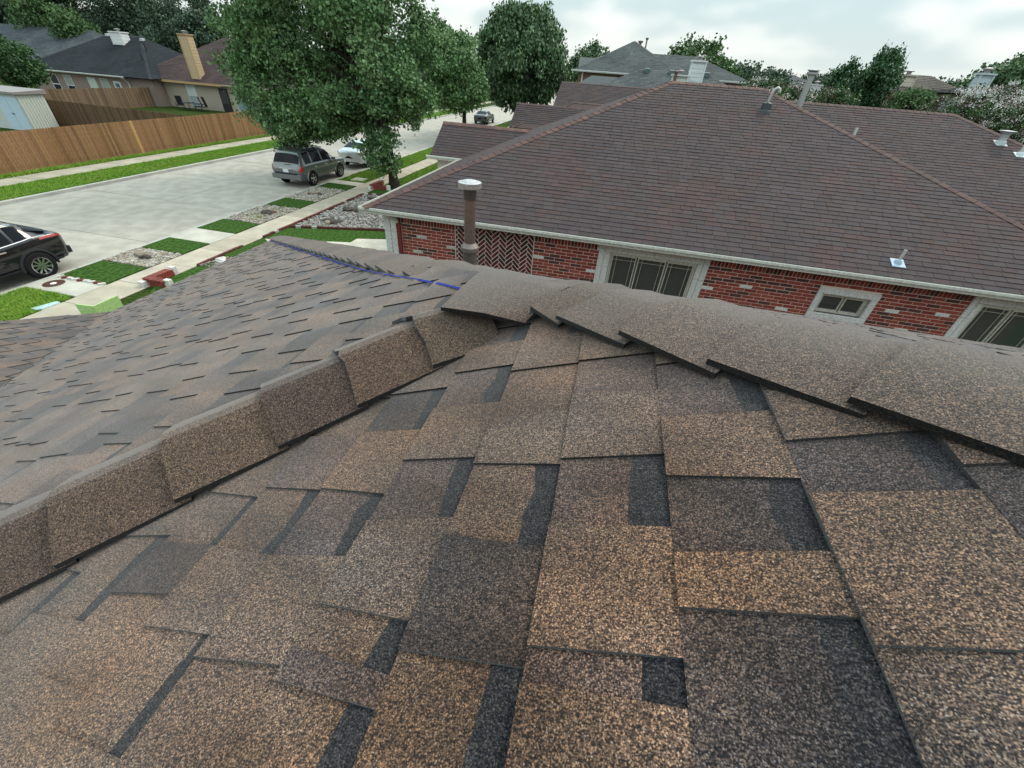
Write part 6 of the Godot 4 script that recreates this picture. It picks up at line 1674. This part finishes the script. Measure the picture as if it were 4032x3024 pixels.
func build_trees() -> void:
	var pear := [Color(0.105, 0.2, 0.075), Color(0.135, 0.235, 0.09), Color(0.085, 0.165, 0.068), Color(0.18, 0.275, 0.12)]
	tree("pear_tree", "large broad pear tree overhanging the silver SUV", V(-12.0, 0.12, 23.3), 0.26,
		[[-16.0, 6.2, 24.3, 4.3, 3.9, 4.2], [-18.6, 4.9, 24.3, 2.6, 2.6, 2.8], [-12.6, 6.6, 23.6, 3.0, 3.6, 3.0], [-17.7, 2.8, 23.4, 2.0, 1.3, 2.0], [-14.4, 3.6, 23.2, 2.3, 1.2, 2.2], [-12.4, 2.1, 22.8, 1.1, 1.2, 1.0], [-16.0, 9.6, 24.3, 4.3, 2.6, 4.0], [-11.2, 4.2, 23.9, 1.6, 1.5, 1.5], [-19.2, 7.0, 24.5, 1.9, 2.4, 2.0]], 13500, "pear", 0.34, pear, "", -0.3, 1.0, 0.35)
	var elm := [Color(0.088, 0.15, 0.075), Color(0.105, 0.175, 0.082), Color(0.072, 0.125, 0.064), Color(0.125, 0.195, 0.09)]
	tree("street_tree", "second leafy tree beyond the pear tree beside the pavement", V(-14.6, 0.12, 44), 0.24, [[-15.8, 5.8, 44, 3.0, 2.7, 3.0], [-17.6, 6.6, 44, 2.6, 2.4, 2.6], [-14.3, 4.2, 43.5, 1.6, 1.7, 2.0], [-15.8, 3.6, 44, 2.2, 1.2, 2.2]], 3400, "pear", 0.5, pear, "trees along the near pavement", -0.25)
	tree("elm_tree", "tall dense elm with drooping foliage behind the maroon gables", V(-9.8, 0.12, 55), 0.35, [[-11.8, 7.3, 55, 4.5, 4.0, 4.5], [-14.6, 5.8, 54.5, 2.4, 2.7, 3.0], [-9.0, 6.0, 54.5, 2.5, 2.8, 3.0], [-13.2, 9.0, 55.3, 2.6, 1.9, 2.6], [-10.2, 9.2, 55, 2.4, 1.8, 2.4], [-12.6, 4.0, 54, 2.8, 1.5, 2.2]], 5200, "fine", 0.55, elm, "trees along the near pavement", -0.3, 1.5)
	tree("street_tree", "round leafy tree beside the grey two-storey house", V(-4.6, 0.1, 63), 0.25, [[-4.6, 6.0, 63, 2.6, 2.8, 2.6], [-2.6, 5.0, 63, 1.8, 2.0, 2.0], [-6.2, 5.6, 63, 1.8, 2.4, 2.0]], 1700, "fine", 0.6, elm, "trees along the near pavement", -0.3)
	# trees behind the houses across the street: pixel of the crown centre, distance, radii in metres
	var far_g := [Color(0.068, 0.11, 0.07), Color(0.08, 0.125, 0.075), Color(0.06, 0.095, 0.064)]
	var yel := [Color(0.085, 0.15, 0.05), Color(0.1, 0.17, 0.06), Color(0.07, 0.13, 0.05)]
	var defs := [
		[30, 60, 78, 6, 3.5, far_g, "dark tree above the light grey roof"], [210, 75, 70, 5.5, 4.2, yel, "yellow-green tree between the grey and black roofs"], [290, 130, 66, 2.6, 3.0, yel, "low yellow-green tree against the black roof hip"],
		[400, 55, 74, 6.5, 6.0, far_g, "tall dark tree rising behind the white chimney"], [560, 60, 76, 6.5, 6.5, far_g, "broad dark tree behind the black roof ridge"], [720, 90, 72, 5.5, 5.0, far_g, "dark tree behind the tall yellow chimney"], [800, 140, 70, 4.0, 3.0, far_g, "dark tree between the yellow chimney and the pear tree"], [120, 20, 80, 6, 3.5, far_g, "feathery tree on the skyline above the light grey roof"]]
	for q in defs:
		var p := dp(q[0], q[1], q[2])
		tree("backyard_tree", q[6], V(p.x, 0.1, q[2]), 0.3, [[p.x, p.y, q[2], q[3], q[4], q[3]], [p.x - q[3] * 0.5, p.y - q[4] * 0.4, q[2], q[3] * 0.6, q[4] * 0.6, q[3] * 0.6], [p.x + q[3] * 0.5, p.y - q[4] * 0.3, q[2], q[3] * 0.6, q[4] * 0.6, q[3] * 0.6]], 2100, "fine", 0.8, q[5], "trees behind the houses across the street", -0.28)
	var sp := dp(35, 245, 35.0)
	tree("young_tree", "small dark leafy tree growing over the metal shed", V(sp.x, 0.1, 35), 0.12, [[sp.x, sp.y, 35, 2.3, 1.7, 2.0], [sp.x + 1.3, sp.y - 0.5, 35, 1.2, 1.1, 1.2], [sp.x - 1.5, sp.y + 0.5, 35, 1.6, 1.5, 1.6]], 1500, "fine", 0.42, [Color(0.04, 0.09, 0.03), Color(0.055, 0.12, 0.035)], "", -0.3)
	# east side
	var defs2 := [
		[2740, 245, 62, 3.0, 2.2, yel, "yellow-green tree top behind the grey two-storey roof"], [2810, 300, 60, 2.0, 1.5, yel, "small bright tree beside the grey two-storey roof"], [2930, 322, 70, 3.4, 1.7, far_g, "dark tree beyond the grey roof corner"], [3010, 328, 75, 3.0, 1.5, far_g, "bushy dark tree on the skyline next to the grey roof"], [3060, 340, 90, 3.2, 1.5, far_g, "small skyline tree above the white shrubs"], [3150, 345, 95, 3.5, 2.0, far_g, "skyline tree behind the tall grey flue"], [3240, 348, 90, 3.5, 1.9, far_g, "skyline tree beside the small white chimney"], [3310, 360, 85, 3.0, 1.6, far_g, "skyline tree next to the big windswept tree"], [3965, 325, 52, 2.6, 1.2, elm, "broad leafy tree behind the pale blue chimney"], [3760, 385, 70, 3.5, 1.6, far_g, "low tree between the tan roof and the pale blue chimney"], [4032, 308, 54, 2.4, 1.4, elm, "leafy tree above the dark grey roof"]]
	for q in defs2:
		var p := dp(q[0], q[1], q[2])
		tree("skyline_tree", q[6], V(p.x, 0.1, q[2]), 0.2, [[p.x, p.y, q[2], q[3], q[4], q[3]], [p.x - q[3] * 0.5, p.y - q[4] * 0.5, q[2], q[3] * 0.7, q[4] * 0.6, q[3] * 0.6], [p.x + q[3] * 0.5, p.y - q[4] * 0.5, q[2], q[3] * 0.7, q[4] * 0.6, q[3] * 0.6], [p.x, p.y - q[4] * 1.3, q[2], q[3] * 0.9, q[4] * 0.9, q[3] * 0.8]], 1000, "fine", 0.7, q[5], "trees on the skyline behind the maroon roof", -0.3)
	var wt := dp(3390, 335, 28)
	tree("windswept_tree", "dark green tree leaning with feathery top beyond the maroon ridge", V(wt.x, 0.1, 28), 0.14, [[wt.x, wt.y, 28, 1.25, 0.95, 1.3], [wt.x + 0.75, wt.y + 0.55, 28, 0.75, 0.7, 0.8], [wt.x + 0.55, wt.y + 1.05, 28, 0.4, 0.5, 0.45], [wt.x - 0.75, wt.y - 0.5, 28, 0.8, 0.75, 0.9], [wt.x + 0.6, wt.y - 0.5, 28, 0.8, 0.7, 0.9], [wt.x - 0.1, wt.y - 1.3, 28, 1.4, 0.9, 1.3]], 2600, "fine", 0.24, [Color(0.035, 0.085, 0.035), Color(0.045, 0.1, 0.04), Color(0.06, 0.12, 0.05)], "", -0.35, 1.3)
	var gs := dp(3590, 385, 24)
	tree("young_tree", "bright green shrub in front of the tan roof", V(gs.x, 0.1, 24), 0.08, [[gs.x, gs.y - 0.05, 24, 0.55, 0.25, 0.5], [gs.x + 0.35, gs.y + 0.02, 24, 0.35, 0.2, 0.35], [gs.x - 0.1, gs.y - 0.55, 24, 0.55, 0.45, 0.5]], 700, "fine", 0.2, yel, "", -0.35)
	# crape myrtles in flower
	var flow := [[2990, 368, 24, 0.9, 0.45, 0.55, "white-flowering crape myrtle behind the goose-neck vent"], [3090, 385, 23, 1.0, 0.5, 0.2, "leafy crape myrtle with few white blooms beside the tall grey flue"], [3240, 400, 25, 0.9, 0.5, 0.1, "green crape myrtle below the small white chimney"], [3300, 410, 24, 0.6, 0.45, 0.15, "crape myrtle with a pink spray at the windswept tree"], [3760, 445, 27, 1.3, 0.7, 0.25, "crape myrtle with scattered white blooms beside the lower hip"], [3900, 430, 26, 1.5, 0.95, 0.85, "white-blossomed crape myrtle in full flower beside the hip caps"], [4010, 480, 25.5, 1.4, 1.0, 0.8, "white crape myrtle at the end of the lower hip"], [3990, 530, 25, 1.2, 0.7, 0.12, "reddish crape myrtle below the white blossoms"], [3570, 425, 24.5, 0.9, 0.45, 0.3, "pale crape myrtle in front of the low grey roof"]]
	for q in flow:
		var p := dp(q[0], q[1], q[2])
		var bl := [[p.x, p.y, q[2], q[3], q[4], q[3]], [p.x - q[3] * 0.6, p.y - q[4] * 0.5, q[2], q[3] * 0.6, q[4] * 0.7, q[3] * 0.6], [p.x + q[3] * 0.6, p.y - q[4] * 0.6, q[2], q[3] * 0.6, q[4] * 0.7, q[3] * 0.6], [p.x, p.y - q[4] * 1.8, q[2], q[3], q[4] * 1.3, q[3]]]
		var t := tree("crape_myrtle", q[6], V(p.x, 0.1, q[2]), 0.07, bl, 800, "fine", 0.2, [Color(0.05, 0.105, 0.035), Color(0.07, 0.13, 0.04), Color(0.09, 0.07, 0.045)], "crape myrtles behind the maroon roof", -0.4)
		crown(t, bl.slice(0, 3), int(1100 * q[5]), "flower", 0.13, [Color(0.78, 0.74, 0.72), Color(0.72, 0.68, 0.66), Color(0.75, 0.6, 0.6)], -0.1, "blossoms", 1.0, 0.85)
		if q[6].contains("pink") or q[6].contains("reddish"): crown(t, bl.slice(0, 2), 160, "flower", 0.12, [Color(0.5, 0.12, 0.14)], 0.1, "blossoms", 1.0, 0.9)
	# far wood that closes the horizon
	var xf := []; var cc := []
	for i in 5200:
		var a := rng.randf_range(-1.5, 1.2); var rad := rng.randf_range(170, 230)
		xf.append(Transform3D(Basis.from_euler(Vector3(rng.randf(), rng.randf() * TAU, 0)).scaled(Vector3.ONE * rng.randf_range(1.6, 2.8)), V(sin(a) * rad, rng.randf_range(0, 6.2 + 2.6 * nz.get_noise_1d(a * 60.0)), cos(a) * rad)))
		cc.append(far_g[rng.randi() % 3])
	var o := multi(self, "treeline", cluster("coarse", Color.WHITE, 0), xf, cc)
	o.set_meta("label", "far belt of trees closing the horizon"); o.set_meta("category", "wood"); o.set_meta("kind", "stuff")

func _ready() -> void:
	rng.seed = 4711
	nz.seed = 5; nz.frequency = 0.35; nz.noise_type = FastNoiseLite.TYPE_SIMPLEX_SMOOTH; nz.fractal_octaves = 3
	make_view()
	make_materials()
	build_ground()
	build_own_house()
	build_brick_house()
	build_left_houses()
	build_back_houses()
	build_fences()
	build_cars()
	build_trees()
